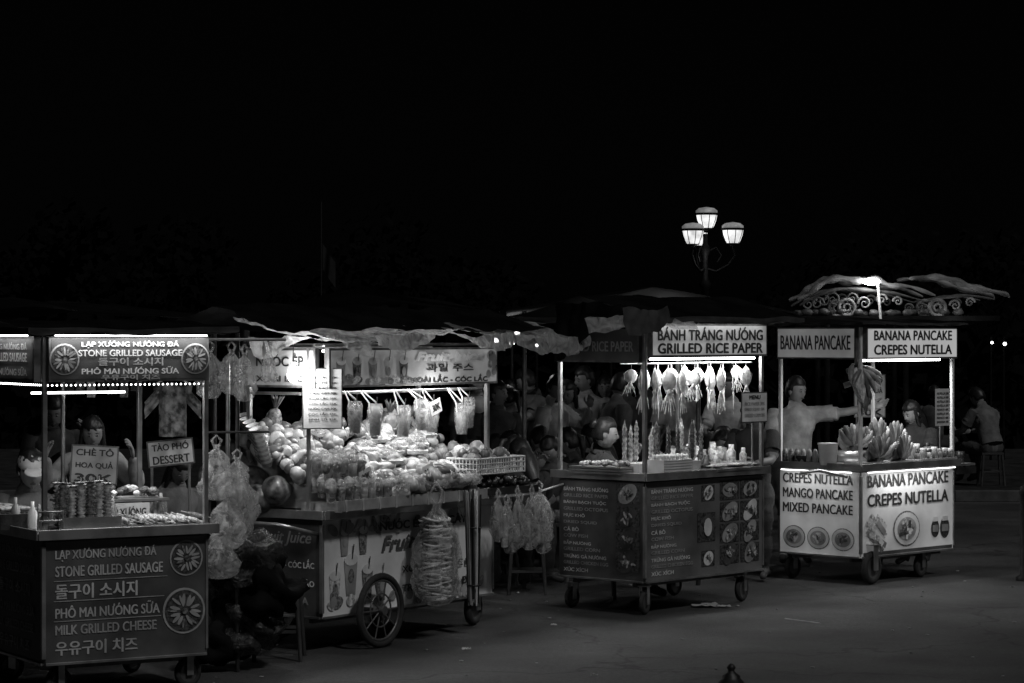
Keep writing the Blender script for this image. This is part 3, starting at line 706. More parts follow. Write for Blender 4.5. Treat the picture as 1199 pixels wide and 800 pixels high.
for i in range(7):
    x=-.66+i*.07; b.box((x,.0,1.8-.02*(i%3)),(.05,.02,.14),R.choice([grey,white,food2,blackp])); b.cyl((x,0,1.86),(x,0,1.905),.003,white,n=4)
b.done()
b=B('hanging_plastic_bags'); 
for x,y,z,w,h in ((-1.84,15.6,2.0,.16,.3),(-1.72,15.7,2.0,.15,.28),(-1.64,15.7,1.98,.12,.3),(-1.5,15.8,1.99,.1,.2)): hbag(b,(x,y,z),w,h,bag2,None,36,.3)
for x,y,z,w,h in ((-1.8,15.6,1.42,.18,.34),(-1.68,15.65,1.34,.16,.3),(-1.74,15.6,1.1,.2,.32),(-1.64,15.7,1.2,.15,.34),(-1.78,15.6,.86,.2,.26)): hbag(b,(x,y,z),w,h,bag,None,36,.45)
b.cyl((-1.7,15.85,0),(-1.7,15.85,2.1),.014,dark); b.cyl((-1.95,15.75,2.06),(-1.4,15.85,2.06),.01,steel); b.cyl((-1.9,15.7,1.49),(-1.5,15.8,1.49),.008,dark)
b.done()
b=B('refuse_sack')
for i in range(9): b.sph((-1.72+R.uniform(-.15,.25),15.95+R.uniform(-.1,.3),.15+.09*i*.9),(.17,.16,.14),darkbag if i%2 else tarp,24,16,None,.9)
b.done()
def stool(b,c,h=.42,m=grey):
    b.box((c[0],c[1],h),(.28,.28,.025),m)
    for sx in (-1,1):
        for sy in (-1,1): b.tube([(c[0]+sx*.12,c[1]+sy*.12,h),(c[0]+sx*.15,c[1]+sy*.15,c[2])],[.018,.014],m,6)
    for sy in (-1,1): b.box((c[0],c[1]+sy*.135,c[2]+h*.45),(.26,.012,.02),m)
greyd=mat('dark_plastic',.05,.5,0,.3)
b=B('plastic_stool',None,Matrix.Translation((-1.5,16.5,0))); stool(b,(0,0,0),.42,greyd); b.done()

# ======================= people
skin=mat('skin',.27,.5,0,.2,8,.05); hairm=mat('hair',.012,.45,0,.4,60,.3); lipm=mat('lips',.1,.5,0,.1); eyem=mat('eye_dark',.02,.2,0,.1); eyew=mat('eye_white',.28,.3,0,.05)
skind=mat('skin_in_shade',.2,.5,0,.2,8,.05)  # darker copy of skin, shade of the unlit crowd put into its colour
shoe=mat('shoe',.05,.6,0,.3)
cl={}
def cloth(v):
    k=round(v,3)
    if k not in cl: cl[k]=mat('cloth_%d'%int(v*1000),v,.95,0,.3,9,.5,bscale=30)
    return cl[k]
def skinmesh(pts,edges,radii,root):
    me=bpy.data.meshes.new('sk'); me.from_pydata([tuple(p) for p in pts],edges,[])
    o=bpy.data.objects.new('sk',me); S.collection.objects.link(o)
    sk=o.modifiers.new('s','SKIN'); sk.use_smooth_shade=True; sk.branch_smoothing=.6
    for i,r in enumerate(radii):
        d=me.skin_vertices[0].data[i]; d.radius=(r,r) if isinstance(r,(int,float)) else r; d.use_root=(i==root)
    ss=o.modifiers.new('ss','SUBSURF'); ss.levels=2; ss.render_levels=2
    dg=bpy.context.evaluated_depsgraph_get(); dg.update()
    m2=bpy.data.meshes.new_from_object(o.evaluated_get(dg))
    vs=[v.co.copy() for v in m2.vertices]; ns=[v.normal.copy() for v in m2.vertices]; fs=[tuple(p.vertices) for p in m2.polygons]
    bpy.data.objects.remove(o); bpy.data.meshes.remove(me); bpy.data.meshes.remove(m2)
    return vs,fs,ns
def segd(p,a,c):
    ab=c-a; t=max(0,min(1,(p-a).dot(ab)/max(1e-9,ab.length_squared))); return (p-(a+ab*t)).length,t
def hand(b,w,d,nrm,m,curl=.5,s=1,thumb=1):
    d=d.normalized(); nrm=(nrm-d*nrm.dot(d)).normalized(); side=d.cross(nrm)
    rot=Matrix((side,d,nrm)).transposed().to_4x4()
    b.sph(w+d*.045*s,(.038*s,.052*s,.016*s),m,10,8,rot)
    for k,(o,l) in enumerate(((-.028,.07),(-.010,.08),(.009,.074),(.026,.058))):
        p=w+d*.085*s+side*o*s; pts=[p-d*.02*s]; ang=0; q=p.copy(); pts.append(q.copy())
        for j in range(3):
            ang+=curl*(.55+.1*k); dd=d*math.cos(ang)+nrm*math.sin(ang); q=q+dd*l*s*(.42,.32,.26)[j]; pts.append(q.copy())
        b.tube(pts,[.009*s,.009*s,.0085*s,.0078*s,.006*s],m,6)
    p=w+d*.025*s-side*.03*s*thumb
    b.tube([p,p-side*.022*s*thumb+d*.02*s+nrm*.006,p-side*.03*s*thumb+d*.05*s+nrm*.018,p-side*.026*s*thumb+d*.07*s+nrm*.026],[.012*s,.011*s,.0095*s,.007*s],m,6)
def head(b,P,M3x,s=1,hair='short',cap=None,sk=None):
    T=Matrix.Translation(P)@M3x.to_4x4()@Matrix.Scale(s,4); sk=sk or skin
    def fn(d,p):
        x,y,z=p
        if d.z<0: k=1-.34*(-d.z)**1.6; x*=k; y*=1-.12*(-d.z)
        if d.y<0:
            y*=.93
            g=math.exp(-(d.x/.16)**2)*math.exp(-((d.z+.12)/.2)**2); y-=.026*g
            e=math.exp(-((abs(d.x)-.36)/.16)**2)*math.exp(-((d.z-.08)/.12)**2); y+=.011*e
            br=math.exp(-((d.z-.26)/.1)**2); y-=.004*br
            li=math.exp(-(d.x/.25)**2)*math.exp(-((d.z+.5)/.09)**2); y-=.007*li
            ch=math.exp(-(d.x/.25)**2)*math.exp(-((d.z+.85)/.12)**2); y-=.014*ch
        return Vector((x,y,z))
    bb=B('x'); bb.sph((0,0,0),(.077,.095,.115),sk,28,22,None,0,fn)
    for sx in (-1,1):
        bb.sph((sx*.029,-.078,.008),(.012,.007,.006),eyew,8,6); bb.sph((sx*.029,-.0845,.008),(.006,.003,.006),eyem,8,6)
        bb.sph((sx*.029,-.0845,.029),(.017,.004,.003),hairm,8,5)
        bb.sph((sx*.077,.008,-.005),(.009,.018,.03),sk,8,8)
    bb.sph((0,-.086,-.052),(.021,.006,.007),lipm,10,6)
    fz=R.random()*20
    def hf(d,p):
        lim=(.34+.12*noise.noise(Vector((d.x*3+fz,0,0)))) if d.y<-.35 else (-.05 if d.y<.1 else -.6)
        k=1.03+.09*noise.noise(d*5+Vector((fz,0,0))) if d.z>lim else .86
        return p*k
    bb.sph((0,.012,.014),(.088,.103,.122),hairm,28,20,None,.06,hf)
    if hair in('long','pony','bun'):
        if hair=='bun': bb.sph((0,.1,.06),.045,hairm,12,8,None,.3)
        elif hair=='pony': bb.tube([(0,.09,.05),(0,.14,.02),(0,.135,-.08),(0,.11,-.2)],[.02,.032,.03,.008],hairm,10)
        else:
            bb.tube([(0,.04,.02),(0,.065,-.08),(0,.07,-.2),(0,.08,-.3)],[.07,.078,.075,.045],hairm,14)
            for sx in (-1,1): bb.tube([(sx*.07,-.01,.03),(sx*.083,-.015,-.08),(sx*.08,-.02,-.2)],[.02,.022,.012],hairm,8)
    if cap:
        bb.sph((0,.01,.04),(.09,.108,.085),cap,20,12,None,0,lambda d,p:Vector((p.x,p.y,max(p.z,-.005))))
        bb.sph((0,-.12,.042),(.065,.06,.006),cap,16,6,Matrix.Rotation(.15,4,'X'))
    o=len(b.v); b.v.extend([tuple(T@Vector(q)) for q in bb.v])
    for f,mi,sm in zip(bb.f,bb.m,bb.sm):
        m=bb.mats[mi]
        if m not in b.mats: b.mats.append(m)
        b.f.append(tuple(o+i for i in f)); b.m.append(b.mats.index(m)); b.sm.append(sm)
def person(name,loc,yaw,sit=False,H=1.62,arms=None,hyaw=0,hpitch=0,shirt=.2,trs=.06,hair='short',cap=None,lean=0,longsl=False,shorts=False,seat=.44,curl=.5,sk=None):
    sk=sk or skin
    s=H/1.62; b=B(name,None,Matrix.Translation(loc)@Matrix.Rotation(rad(yaw),4,'Z'))
    pz=.93*s if not sit else seat+.1
    Rl=Matrix.Rotation(lean,3,'X'); P0=Vector((0,0,pz))
    U=lambda x,y,z:P0+Rl@(Vector((x,y,z))*s)
    pel=P0; sp=U(0,-.005,.17); ch=U(0,0,.34); nb=U(0,.01,.46); nt=U(0,-.005,.535)
    pts=[pel,sp,ch,nb,nt]; rr=[.13*s,.122*s,.142*s,.075*s,.05*s]; ed=[(0,1),(1,2),(2,3),(3,4)]
    bones=[(pel,sp,'s',.13),(sp,ch,'s',.14),(ch,nb,'s',.1),(nb.lerp(nt,.3),nt,'k',.05)]
    hands=[]; sleeves=[]
    arms=arms or {}
    for sx in (-1,1):
        sh=U(sx*.17,.01,.40); e_,w_=arms.get(sx,((sx*.05,.02,-.27),(sx*.0,-.06,-.24)))
        el=sh+Vector(e_)*s; wr=el+Vector(w_)*s
        i=len(pts); pts+= [sh,(sh+el)/2,el,(el*.55+wr*.45),wr]; rr+=[.068*s,.052*s,.041*s,.037*s,.026*s]; ed+=[(2,i),(i,i+1),(i+1,i+2),(i+2,i+3),(i+3,i+4)]
        bones+=[(ch,sh,'s',.08),(sh,sh.lerp(el,.7),'s',.05),(sh.lerp(el,.7),el,'s' if longsl else 'k',.045),(el,wr,'s' if longsl else 'k',.035)]
        hands.append((wr,wr-el,sx)); sleeves.append((sh,el,wr))
    for sx in (-1,1):
        hp=pel+Vector((sx*.09,0,-.05))*s
        if sit: kn=Vector((sx*.14,-.43*s,seat+.06)); an=Vector((sx*.13,-.40*s,.09))
        else: kn=Vector((sx*.1,-.02,.48*s)); an=Vector((sx*.1,.02,.085))
        to=an+Vector((sx*.02,-.15,-.045))
        i=len(pts); pts+=[hp,(hp+kn)/2,kn,kn.lerp(an,.4),an,to]; rr+=[.095*s,.08*s,.058*s,.054*s,.036*s,.032*s]; ed+=[(0,i),(i,i+1),(i+1,i+2),(i+2,i+3),(i+3,i+4),(i+4,i+5)]
        bones+=[(pel,hp,'t',.1),(hp,kn,'t',.07),(kn,an,'k' if shorts else 't',.05),(an+Vector((0,.03,-.03)),to,'f',.04)]
    vs,fs,ns=skinmesh(pts,ed,rr,0)
    ms={'s':cloth(shirt),'t':cloth(trs),'k':sk,'f':shoe}
    grp={}; vk={}
    for f in fs:
        c=sum((vs[i] for i in f),Vector())/len(f)
        best=min(bones,key=lambda q:segd(c,q[0],q[1])[0]-q[3]*.6)
        grp.setdefault(best[2],[]).append(f)
        for i in f: vk.setdefault(i,set()).add(best[2])
    ph=R.random()*40
    for i,ks in vk.items():
        if 's' in ks or 't' in ks:
            e=.014+.024*noise.noise(vs[i]*7+Vector((ph,0,0)))+.016*noise.noise(vs[i]*19+Vector((ph,0,0)))
            vs[i]=vs[i]+ns[i]*e
    o=len(b.v); b.v.extend([tuple(v) for v in vs])
    for k,ff in grp.items():
        m=ms[k]; b.mats.append(m) if m not in b.mats else None; mi=b.mats.index(m)
        for f in ff: b.f.append(tuple(o+i for i in f)); b.m.append(mi); b.sm.append(True)
    # loose shirt body with hem, collar, and open sleeves
    sm_=ms['s']; rings=[(.16,.10,-.07 if not sit else .0),(.158,.10,.03),(.15,.10,.12),(.158,.108,.22),(.18,.118,.31),(.192,.112,.38),(.15,.085,.435),(.075,.066,.465),(.066,.06,.478)]
    vv=[];ff=[];n=28
    for (rx,ry,z) in rings:
        for j in range(n):
            a=2*math.pi*j/n; q=1+.09*noise.noise(Vector((math.cos(a)*2.2+ph,math.sin(a)*2.2,z*8)))+.06*noise.noise(Vector((math.cos(a)*5+ph,math.sin(a)*5,z*5)))
            vv.append(U(rx*q*math.cos(a),ry*q*math.sin(a)*1.15,z))
    for i in range(len(rings)-1):
        for j in range(n): ff.append((i*n+j,i*n+(j+1)%n,(i+1)*n+(j+1)%n,(i+1)*n+j))
    b.add(vv,ff,sm_,True)
    for sh,el,wr in sleeves:
        d=(el-sh)
        if longsl: b.tube([sh-d*.05,sh+d*.3,sh+d*.65,el,el.lerp(wr,.4),el.lerp(wr,.85)],[.07*s,.068*s,.06*s,.058*s,.052*s,.042*s],sm_,14,False)
        else: b.tube([sh-d*.12,sh+d*.1,sh+d*.35,sh+d*.62],[.066*s,.074*s,.071*s,.076*s],sm_,16,False)
    for wr,d,sx in hands: hand(b,wr,d,Vector((-sx*.9,-.3,.2)),sk,curl,s,sx)
    hm=Rl@Matrix.Rotation(rad(hyaw),3,'Z')@Matrix.Rotation(hpitch,3,'X')
    head(b,nt+hm@Vector((0,-.015,.075))*s,hm,s*.98,hair,cap,sk)
    return b.done()
def stool_at(x,y,h=.42,z=0):
    b=B('plastic_stool',None,Matrix.Translation((x,y,z))); stool(b,(0,.03,0),h,greyd); b.done()
capm=mat('cap_cloth',.4,.9,0,.15)
work={-1:((-.05,-.14,-.22),(.1,-.2,-.02)),1:((.05,-.14,-.22),(-.1,-.2,-.02))}
person('seated_man',(-3.0,15.95,0),12,True,1.66,work,6,.2,.1,.06,'short',capm,.15,seat=.54); stool_at(-3.0,15.95,.52)
person('standing_woman',(-2.84,17.3,0),5,False,1.5,{-1:((-.16,-.1,-.16),(.02,-.1,.2)),1:((.16,-.1,-.16),(-.02,-.1,.2))},10,.25,.3,.04,'long',None,0,True)
person('seated_woman',(.66,20.25,0),97,True,1.62,{1:((.0,-.2,-.17),(-.1,-.09,.2)),-1:((-.02,-.22,-.17),(.06,-.18,.16))},-8,.06,.035,.05,'bun',None,.1,seat=.6,curl=.9); stool_at(.66,20.25,.58)
person('standing_vendor',(2.56,23.2,0),0,False,1.66,{1:((.27,-.06,.02),(.24,-.03,.05)),-1:((-.05,-.1,-.25),(.03,-.2,-.08))},40,.15,.42,.06,'short',None,0,False,True)
person('standing_woman',(3.62,23.0,0),-35,False,1.46,work,-20,.4,.04,.04,'long')
person('standing_man',(2.05,21.7,0),-25,False,1.5,work,-20,.45,.03,.03,'short',sk=skind)
person('seated_man',(6.22,33.2,.12),215,True,1.74,work,0,.25,.13,.06,'short',None,.35,seat=.44,sk=skin); stool_at(6.22,33.2,.42,.12)
person('seated_woman',(5.75,35.0,.12),150,True,1.6,work,30,.1,.07,.05,'pony',None,.1,seat=.44,sk=skind); stool_at(5.75,35,.42,.12)
armset=[None,work,{1:((.06,-.2,-.16),(-.08,-.1,.2)),-1:((-.05,.02,-.27),(0,-.06,-.24))},{1:((.05,-.1,-.24),(-.16,-.17,.05)),-1:((-.08,-.16,-.2),(.05,-.1,.2))}]
k=0
for x,y,yaw,h,hr,sh,st in ((-.15,23.5,20,1.62,'short',.06,0),(.02,22.0,-50,1.58,'long',.3,1),(.38,24.2,60,1.66,'short',.4,0),(.62,22.8,-80,1.6,'pony',.05,1),(1.0,24.5,110,1.68,'short',.08,0),(.12,20.6,200,1.6,'long',.02,1),(-.35,25.5,0,1.7,'short',.3,0),(1.3,22.4,150,1.62,'long',.03,1),(1.6,25,30,1.7,'short',.3,0),(.0,24.8,240,1.55,'pony',.35,0),(-3.4,19,30,1.6,'short',.06,0),(-2.2,20.5,-10,1.66,'short',.03,1),(.75,25.6,-30,1.72,'short',.25,0),
  (.25,23.2,170,1.6,'short',.4,1),(-.1,21.4,90,1.58,'pony',.05,1),(.85,23.6,-110,1.62,'long',.3,1),(1.15,25.4,200,1.66,'short',.07,0),(.55,25.0,10,1.6,'long',.45,0),(.2,26.0,-60,1.7,'short',.1,0),(-.2,22.4,140,1.5,'short',.04,1),(1.9,23.9,160,1.6,'long',.06,1),(2.15,25.2,-20,1.66,'short',.35,0),(1.7,23.0,60,1.6,'short',.04,1),(-3.1,18.2,-30,1.6,'short',.1,1),(-2.5,18.6,40,1.6,'long',.2,1),
  (.4,22.1,-20,1.6,'short',.06,1),(-.4,24.0,60,1.6,'long',.08,1),(.95,26.2,30,1.62,'long',.3,0),(1.35,26.0,-40,1.7,'short',.12,0),(-.05,26.3,15,1.6,'short',.4,0)):
    person('pedestrian',(x,y,0),yaw,bool(st),h,armset[k%4],R.uniform(-45,45),R.uniform(0,.5),sh,.03,hr,seat=.44,lean=R.uniform(0,.35) if st else R.uniform(0,.08),sk=skind)
    if st: stool_at(x,y)
    k+=1
b=B('low_table')
for x,y in ((.25,21.5),(.5,23.4),(1.2,23.2)):
    b.box((x,y,.5),(.5,.4,.025),greyd)
    for sx in (-1,1):
        for sy in (-1,1): b.cyl((x+sx*.21,y+sy*.16,0),(x+sx*.21,y+sy*.16,.49),.014,steel,n=6)
    for i in range(5): b.lathe((x+R.uniform(-.18,.18),y+R.uniform(-.12,.12),.513),[(0,0),(.028,0),(.038,.11),(0,.11)],R.choice([white,grey,food2]),10)
b.done()

# ======================= dark tarpaulin canopy behind the carts
b=B('market_canopy')
def can(x0,x1,y0,y1,z,pk,ph,poles):
    def f(u,v):
        x=x0+(x1-x0)*u; y=y0+(y1-y0)*v
        return (x,y,z+pk*(1-abs(2*u-1))+.05*noise.noise(Vector((x*1.3+ph,y*1.3,0))))
    b.grid(f,30,20,tarp)
    for x,y in poles: b.cyl((x,y,0),(x,y,z),.02,dark)
can(-4.6,-2.2,16.9,22,2.2,.12,0,((-4.5,17),(-4.5,21.9),(-2.3,21.9),(-2.05,17.6))); can(-2.1,-.1,19.2,26.5,2.26,.16,5,((-2,19.3),(-2,26.4),(-.2,26.4))); can(-.05,2.35,20.9,27,2.28,.2,9,((0,26.9),(2.3,26.9),(1.55,21.3),(.1,21.0)))
b.done()
b=B('crowd_fill_bulb')  # bulbs added under the canopy to make the crowd visible
for x,y,z in ((.05,25.2,2.1),(1.45,24.2,2.1),(-2.9,18.9,1.98)):
    b.cyl((x,y,z+.05),(x,y,z+.2),.005,blackp,n=5); b.sph((x,y,z),(.025,.025,.035),ledsoft,10,8)
cl_o=b.done()
for x,y,z,p in ((.05,25.1,2.04,5),(1.45,24.1,2.04,4),(-2.9,18.8,1.93,2.0)): point(cl_o,'crowd_fill_light',(x,y,z),p,.05)  # added fill lights on the crowd

# ======================= street lamp
b=B('street_lamp',None,Matrix.Translation((3.02,40,.06)))
lg=mat('lamp_glass',.85,.4,0,.4,6,0,emis=1.1); lg2=mat('lamp_glass_top',.5,.4,0,.3,7,0,emis=.22); iron=matte(mat('cast_iron',.01,.5,.2,.3))
b.lathe((0,0,-.06),[(.28,0),(.28,.1),(.2,.2),(.16,.6),(.09,.75),(.07,1.5),(.06,2.8),(.1,2.86),(.05,2.95),(.045,3.3),(.09,3.4),(.04,3.5),(.035,3.65)],iron,16)
heads=[(.02,3.68,0),(-.22,3.42,-.38),(.42,3.44,-.1),(-.1,3.42,.42)]
def lhead(x,z,y):
    b.lathe((x,y,z),[(.03,-.04),(.07,-.02),(.1,0)],iron,16); b.lathe((x,y,z),[(.095,.0),(.12,.04),(.15,.12),(.165,.2)],lg,18)
    b.lathe((x,y,z),[(.165,.205),(.185,.22),(.18,.235)],iron,18); b.lathe((x,y,z),[(.17,.235),(.17,.27),(.12,.31),(0,.33)],lg2,18)
    for i in range(8):
        a=i*math.pi/4+.2; b.tube([(x+.1*math.cos(a),y+.1*math.sin(a),z),(x+.155*math.cos(a),y+.155*math.sin(a),z+.12),(x+.172*math.cos(a),y+.172*math.sin(a),z+.2)],.006,iron,5)
for x,z,y in heads:
    lhead(x,z,y)
    if z<3.6:
        b.tube([(0,0,3.05),(x*.4,y*.4,3.0),(x*.85,y*.85,3.1),(x*1.1,y*1.1,3.25),(x,y,3.4)],.02,iron,7)
        b.tube([(0,0,3.3),(x*.4,y*.4,3.38),(x*.6,y*.6,3.25),(x*.45,y*.45,3.15)],.012,iron,6)
b.done()
lampE=bpy.data.objects['street_lamp']
point(lampE,'lamp_glow',(0,-.25,3.2),2,.1)

# ======================= ornamental carved roof at right
b=B('ornamental_roof_pavilion',None,Matrix.Translation((2.9,26,0)))
orn=mat('carved_metal',.2,.5,0,.6,6,.4); orn2=mat('carved_dark_metal',.06,.5,0,.4,9,.3)
def arc(pts,r,m):
    P=[Vector((x,0,z)) for x,z in pts]; out=[]
    for i in range(len(P)-1):
        a=P[max(0,i-1)];p=P[i];q=P[i+1];c=P[min(len(P)-1,i+2)]
        for t in (0,.25,.5,.75):
            out.append(.5*((2*p)+(q-a)*t+(2*a-5*p+4*q-c)*t*t+(-a+3*p-3*q+c)*t**3))
    out.append(P[-1]); n=len(out); b.tube(out,[r*(.35+.65*math.sin(math.pi*min(1,(i+1)/n*1.0)))*(1+.35*math.sin(i*1.3)) for i in range(n)],m,8); return out
for dy in (0,.8):
    o=len(b.v)
    arc([(0,2.44),(.12,2.5),(.25,2.6),(.42,2.66),(.62,2.63),(.78,2.65),(.95,2.58),(1.15,2.57),(1.4,2.48)],.035,orn)
    arc([(.02,2.38),(.2,2.48),(.45,2.55),(.75,2.53),(1.0,2.5),(1.3,2.42)],.02,orn2)
    arc([(1.13,2.65),(1.3,2.67),(1.5,2.66),(1.68,2.6),(1.85,2.55),(2.1,2.5),(2.15,2.46)],.032,orn)
    arc([(1.3,2.42),(1.5,2.46),(1.75,2.48),(2.0,2.44)],.018,orn2)
    def spiral(cx,cz,r,t,sg):
        b.tube([(cx+sg*r*(1-i/22)*math.cos(i*.5),0,cz+r*(1-i/22)*math.sin(i*.5)) for i in range(20)],[.014*(1-i/30) for i in range(20)],t,6)
    for cx,cz,r,sg in ((.2,2.4,.07,1),(.36,2.44,.08,-1),(.55,2.45,.06,1),(.68,2.4,.07,-1),(.85,2.44,.06,1),(1.02,2.42,.05,-1),(1.25,2.36,.05,1),(1.6,2.38,.06,-1),(1.75,2.41,.05,1)): spiral(cx,cz,r,R.choice([orn,orn2]),sg)
    for cx in (1.42,.5): b.torus((cx,0,2.36),.08,.02,orn,'Y',24,8); b.torus((cx,0,2.36),.035,.012,orn,'Y',16,6); [b.sph((cx+.057*math.cos(a*.785),0,2.36+.057*math.sin(a*.785)),.012,orn2,6,5) for a in range(8)]
    for i in range(10): b.sph((.1+i*.17,0,2.31+.01*math.sin(i)),(.06,.03,.035),orn2,8,6,None,.5)
    b.box((1.0,0,2.25),(2.1,.05,.05),iron)
    for x in (.3,1.1): b.cyl((x,0,0),(x,0,2.25),.03,iron)
    if dy: b.v[o:]=[(x,y+dy,z) for x,y,z in b.v[o:]]
b.sph((.73,-.12,2.62),(.09,.05,.035),bulbm,12,8); b.cyl((.83,-.12,2.2),(.8,-.12,2.6),.014,white)
for x in (.05,1.9): b.box((x,.4,2.25),(.04,.76,.04),iron)
pav=b.done()
point(pav,'pavilion_lamp',(.73,-.3,2.55),3.2,.05); point(pav,'pavilion_lamp_b',(1.6,-.3,2.2),1.3,.05)

# ======================= foreground lantern
b=B('garden_lantern',None,Matrix.Translation((.857,10,.0)))
b.lathe((0,0,0),[(.08,0),(.08,.04),(.025,.08),(.02,.56),(.05,.6),(.055,.62)],iron,14)
b.lathe((0,0,.62),[(.04,0),(.055,.09)],lg,6)
b.lathe((0,0,.71),[(.08,0),(.06,.015),(.042,.035),(.035,.04),(.035,.052),(.015,.065),(.013,.075),(.019,.082),(.01,.095),(0,.1)],dark,6)
for i in range(6):
    a=i*math.pi/3; b.cyl((.04*math.cos(a),.04*math.sin(a),.62),(.056*math.cos(a),.056*math.sin(a),.715),.004,iron,n=5); b.sph((.072*math.cos(a),.072*math.sin(a),.722),.009,steel,6,5)
b.done()
b=B('metal_bollard',None,Matrix.Translation((4.34,21.7,0))); b.lathe((0,0,0),[(.07,0),(.07,.03),(.035,.05),(.035,.72),(.045,.75),(.03,.8),(0,.81)],matte(mat('bollard_paint',.02,.5,.0,.3)),14); b.done()

# ======================= ground
gm=mat('asphalt',.058,.7,0,.35,.9,.0)
nt=gm.node_tree; N=nt.nodes; Lk=nt.links; bs=N['Principled BSDF']; tc=[n for n in N if n.type=='TEX_COORD'][0]; cr=[n for n in N if n.type=='VALTORGB'][0]
n2=N.new('ShaderNodeTexNoise'); n2.inputs['Scale'].default_value=30; n2.inputs['Detail'].default_value=9; n2.inputs['Roughness'].default_value=.85
n3=N.new('ShaderNodeTexNoise'); n3.inputs['Scale'].default_value=.6; n3.inputs['Detail'].default_value=8
vo=N.new('ShaderNodeTexVoronoi'); vo.feature='DISTANCE_TO_EDGE'; vo.inputs['Scale'].default_value=.3
nd=N.new('ShaderNodeTexNoise'); nd.inputs['Scale'].default_value=2; nd.inputs['Detail'].default_value=6
mv=N.new('ShaderNodeVectorMath'); mv.operation='ADD'; Lk.new(tc.outputs['Object'],mv.inputs[0]); Lk.new(nd.outputs['Color'],mv.inputs[1]); Lk.new(tc.outputs['Object'],nd.inputs['Vector']); Lk.new(mv.outputs[0],vo.inputs['Vector'])
crk=N.new('ShaderNodeMapRange'); crk.inputs['From Max'].default_value=.01; crk.inputs['To Min'].default_value=.35; crk.inputs['To Max'].default_value=1; Lk.new(vo.outputs['Distance'],crk.inputs['Value'])
mr=N.new('ShaderNodeMapRange'); mr.inputs['From Min'].default_value=.3; mr.inputs['From Max'].default_value=.7; mr.inputs['To Min'].default_value=.3; mr.inputs['To Max'].default_value=1.8
mr3=N.new('ShaderNodeMapRange'); mr3.inputs['From Min'].default_value=.35; mr3.inputs['From Max'].default_value=.65; mr3.inputs['To Min'].default_value=.4; mr3.inputs['To Max'].default_value=1.5
for a,q in ((n2,mr),(n3,mr3)): Lk.new(tc.outputs['Object'],a.inputs['Vector']); Lk.new(a.outputs['Fac'],q.inputs['Value'])
prev=cr.outputs['Color']
for q in (mr,mr3,crk):
    mx=N.new('ShaderNodeVectorMath'); mx.operation='MULTIPLY'; Lk.new(prev,mx.inputs[0]); Lk.new(q.outputs[0],mx.inputs[1]); prev=mx.outputs[0]
Lk.new(prev,bs.inputs['Base Color'])
bp=N.new('ShaderNodeBump'); bp.inputs['Strength'].default_value=.8; bp.inputs['Distance'].default_value=.02; Lk.new(n2.outputs['Fac'],bp.inputs['Height']); Lk.new(bp.outputs['Normal'],bs.inputs['Normal'])
b=B('road'); b.add([(-300,-50,0),(300,-50,0),(300,31.82,0),(-300,31.82,0)],[(0,1,2,3)],gm); b.done()
pv=matte(mat('paving_stone',.03,.8,0,.4,5,.3))
b=B('pavement'); 
b.box((0,38,.055),(120,12,.11),pv)
for i in range(60): b.box((-30+i*1.0,31.9,.07),(.985,.18,.14),mat('kerb_stone',.07,.8,0,.3,8,.3))
b.done(.01)
b=B('dark_far_ground'); b.add([(-300,31.9,.004),(300,31.9,.004),(300,600,.004),(-300,600,.004)],[(0,1,2,3)],matte(mat('unlit_ground_black',.008,.95,0,.5,3,.3))); b.done()  # added near-black sheet, night darkness of the far ground put into its colour
b=B('litter')
for x,y,s_ in ((1.47,19.6,.09),(1.52,19.7,.06),(1.62,19.55,.05),(-.3,16.9,.03),(.5,15.6,.02),(.3,18.3,.02)):
    b.grid(lambda u,v:(x+s_*(u-.5)*2+.01*noise.noise(Vector((u*9,v*9,x))),y+s_*(v-.5)*1.4,.012+.02*abs(noise.noise(Vector((u*4,v*4,x*3))))),8,8,pgrey)
for i in range(130):
    x=R.uniform(-3,5); y=R.uniform(14,24); s_=R.uniform(.006,.018); a=R.random()*3
    b.sph((x,y,s_*.4),(s_,s_*.6,s_*.3),R.choice([grey,food2,food2,wood]),6,4)
b.cyl((2.0,18.75,.008),(2.22,18.45,.008),.003,wood,n=5)
b.done()

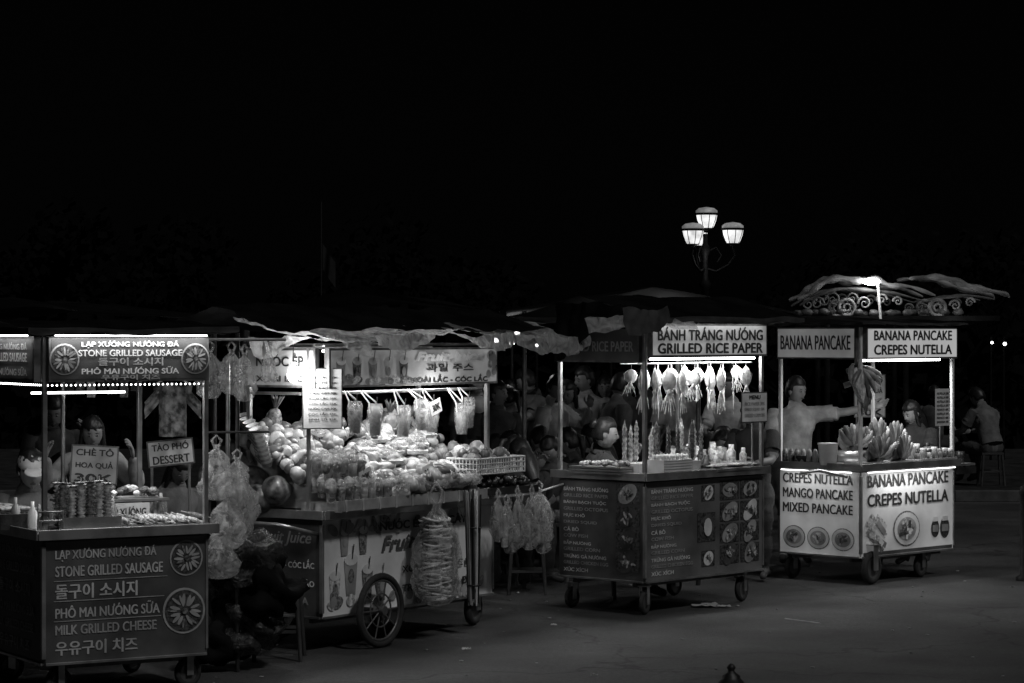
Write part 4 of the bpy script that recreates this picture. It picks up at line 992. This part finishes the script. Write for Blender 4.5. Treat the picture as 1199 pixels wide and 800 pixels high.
# ======================= distant trees, added dark screen, flag
leaf=matte(mat('night_foliage',.003,.95,0,.5,2,0))
bark=matte(mat('bark',.004,.9,0,.3))
b=B('dark_screen_hedge')  # added near-black mass, screens off the sunlit ground towards the horizon
for i in range(6000):
    p=Vector((R.uniform(-14,16),46+R.uniform(-.5,.5),R.uniform(0,2.2+.25*math.sin(i)))); u=Vector((R.uniform(-1,1),R.uniform(-1,1),R.uniform(-1,1))).normalized()*.2; w=u.orthogonal()*.7
    b.add([p-u,p+w,p+u,p-w],[(0,1,2,3)],leaf)
b.box((1,46.2,1.0),(30,.6,2.0),leaf)
b.done()
def tree(x,y,h,cr_,n=2200):
    b=B('tree',None,Matrix.Translation((x,y,0)))
    b.tube([(0,0,0),(.1,0,h*.25),(-.05,.1,h*.5),(.05,0,h*.8)],[.3,.22,.15,.05],bark,9)
    cl_=[]
    for i in range(9):
        a=R.random()*6.28; q=R.uniform(.3,.9)*cr_; e=Vector((math.cos(a)*q,math.sin(a)*q,h*R.uniform(.45,.95)))
        b.tube([(0,0,h*R.uniform(.25,.5)),e*.6+Vector((0,0,h*.12)),e],[.1,.06,.02],bark,6); cl_.append((e,R.uniform(.25,.5)*cr_))
    for i in range(n):
        e,r=R.choice(cl_); d=Vector((R.gauss(0,1),R.gauss(0,1),R.gauss(0,.8))); d=d.normalized()*r*R.random()**.4
        p=e+d; u=Vector((R.uniform(-1,1),R.uniform(-1,1),R.uniform(-1,1))).normalized()*.14; w=u.orthogonal()*.6
        b.add([p-u,p+w,p+u,p-w],[(0,1,2,3)],leaf)
    return b.done()
tree(-8,52,4.2,2.6); tree(-2.5,58,4,3); tree(9,60,4,3)
b=B('flagpole',None,Matrix.Translation((-2.98,40,.1))); b.cyl((0,0,0),(0,0,4.05),.012,mat('pole_paint',.005,.8,0,.2)); b.grid(lambda u,v:(.02+u*.2,.05*math.sin(u*7+v),3.4-v*.4-u*.3),12,8,mat('flag_cloth',.008,.9,0,.4)); b.done()
b=B('shop_light')
for x,y,z,r in ((-.2,30,2.0,.045),(0,30.2,1.98,.03),(.3,31,1.95,.02),(7.5,40,1.95,.022),(7.7,40,1.93,.028),(1.2,31,1.85,.02)):
    b.sph((x,y,z),r,ledsoft,8,6); b.cyl((x,y,z),(x,y,z+.1),.006,iron,n=5)
    b.cyl((x,y+.1,0),(x,y+.1,z+.1),.02,iron,n=6)
b.done()

# ======================= world, sun, camera
w=bpy.data.worlds.new('World'); S.world=w; w.use_nodes=True; N=w.node_tree.nodes; Lk=w.node_tree.links
sky=N.new('ShaderNodeTexSky'); sky.sky_type='NISHITA'; sky.sun_disc=False; sky.sun_elevation=rad(48); sky.sun_rotation=rad(143)
bw=N.new('ShaderNodeRGBToBW'); Lk.new(sky.outputs[0],bw.inputs[0]); Lk.new(bw.outputs[0],N['Background'].inputs['Color']); N['Background'].inputs['Strength'].default_value=.00014
l=bpy.data.lights.new('Sun','SUN'); l.energy=.66; l.angle=rad(5); o=bpy.data.objects.new('Sun',l); S.collection.objects.link(o)
d=Vector((.6,-.8,1.1)); o.rotation_euler=d.to_track_quat('Z','Y').to_euler(); 
c=bpy.data.cameras.new('Camera'); c.lens=90; c.sensor_width=36; c.clip_end=1500; o=bpy.data.objects.new('Camera',c); S.collection.objects.link(o)
o.location=(0,0,2.1); o.rotation_euler=(rad(90-.19),0,0); S.camera=o
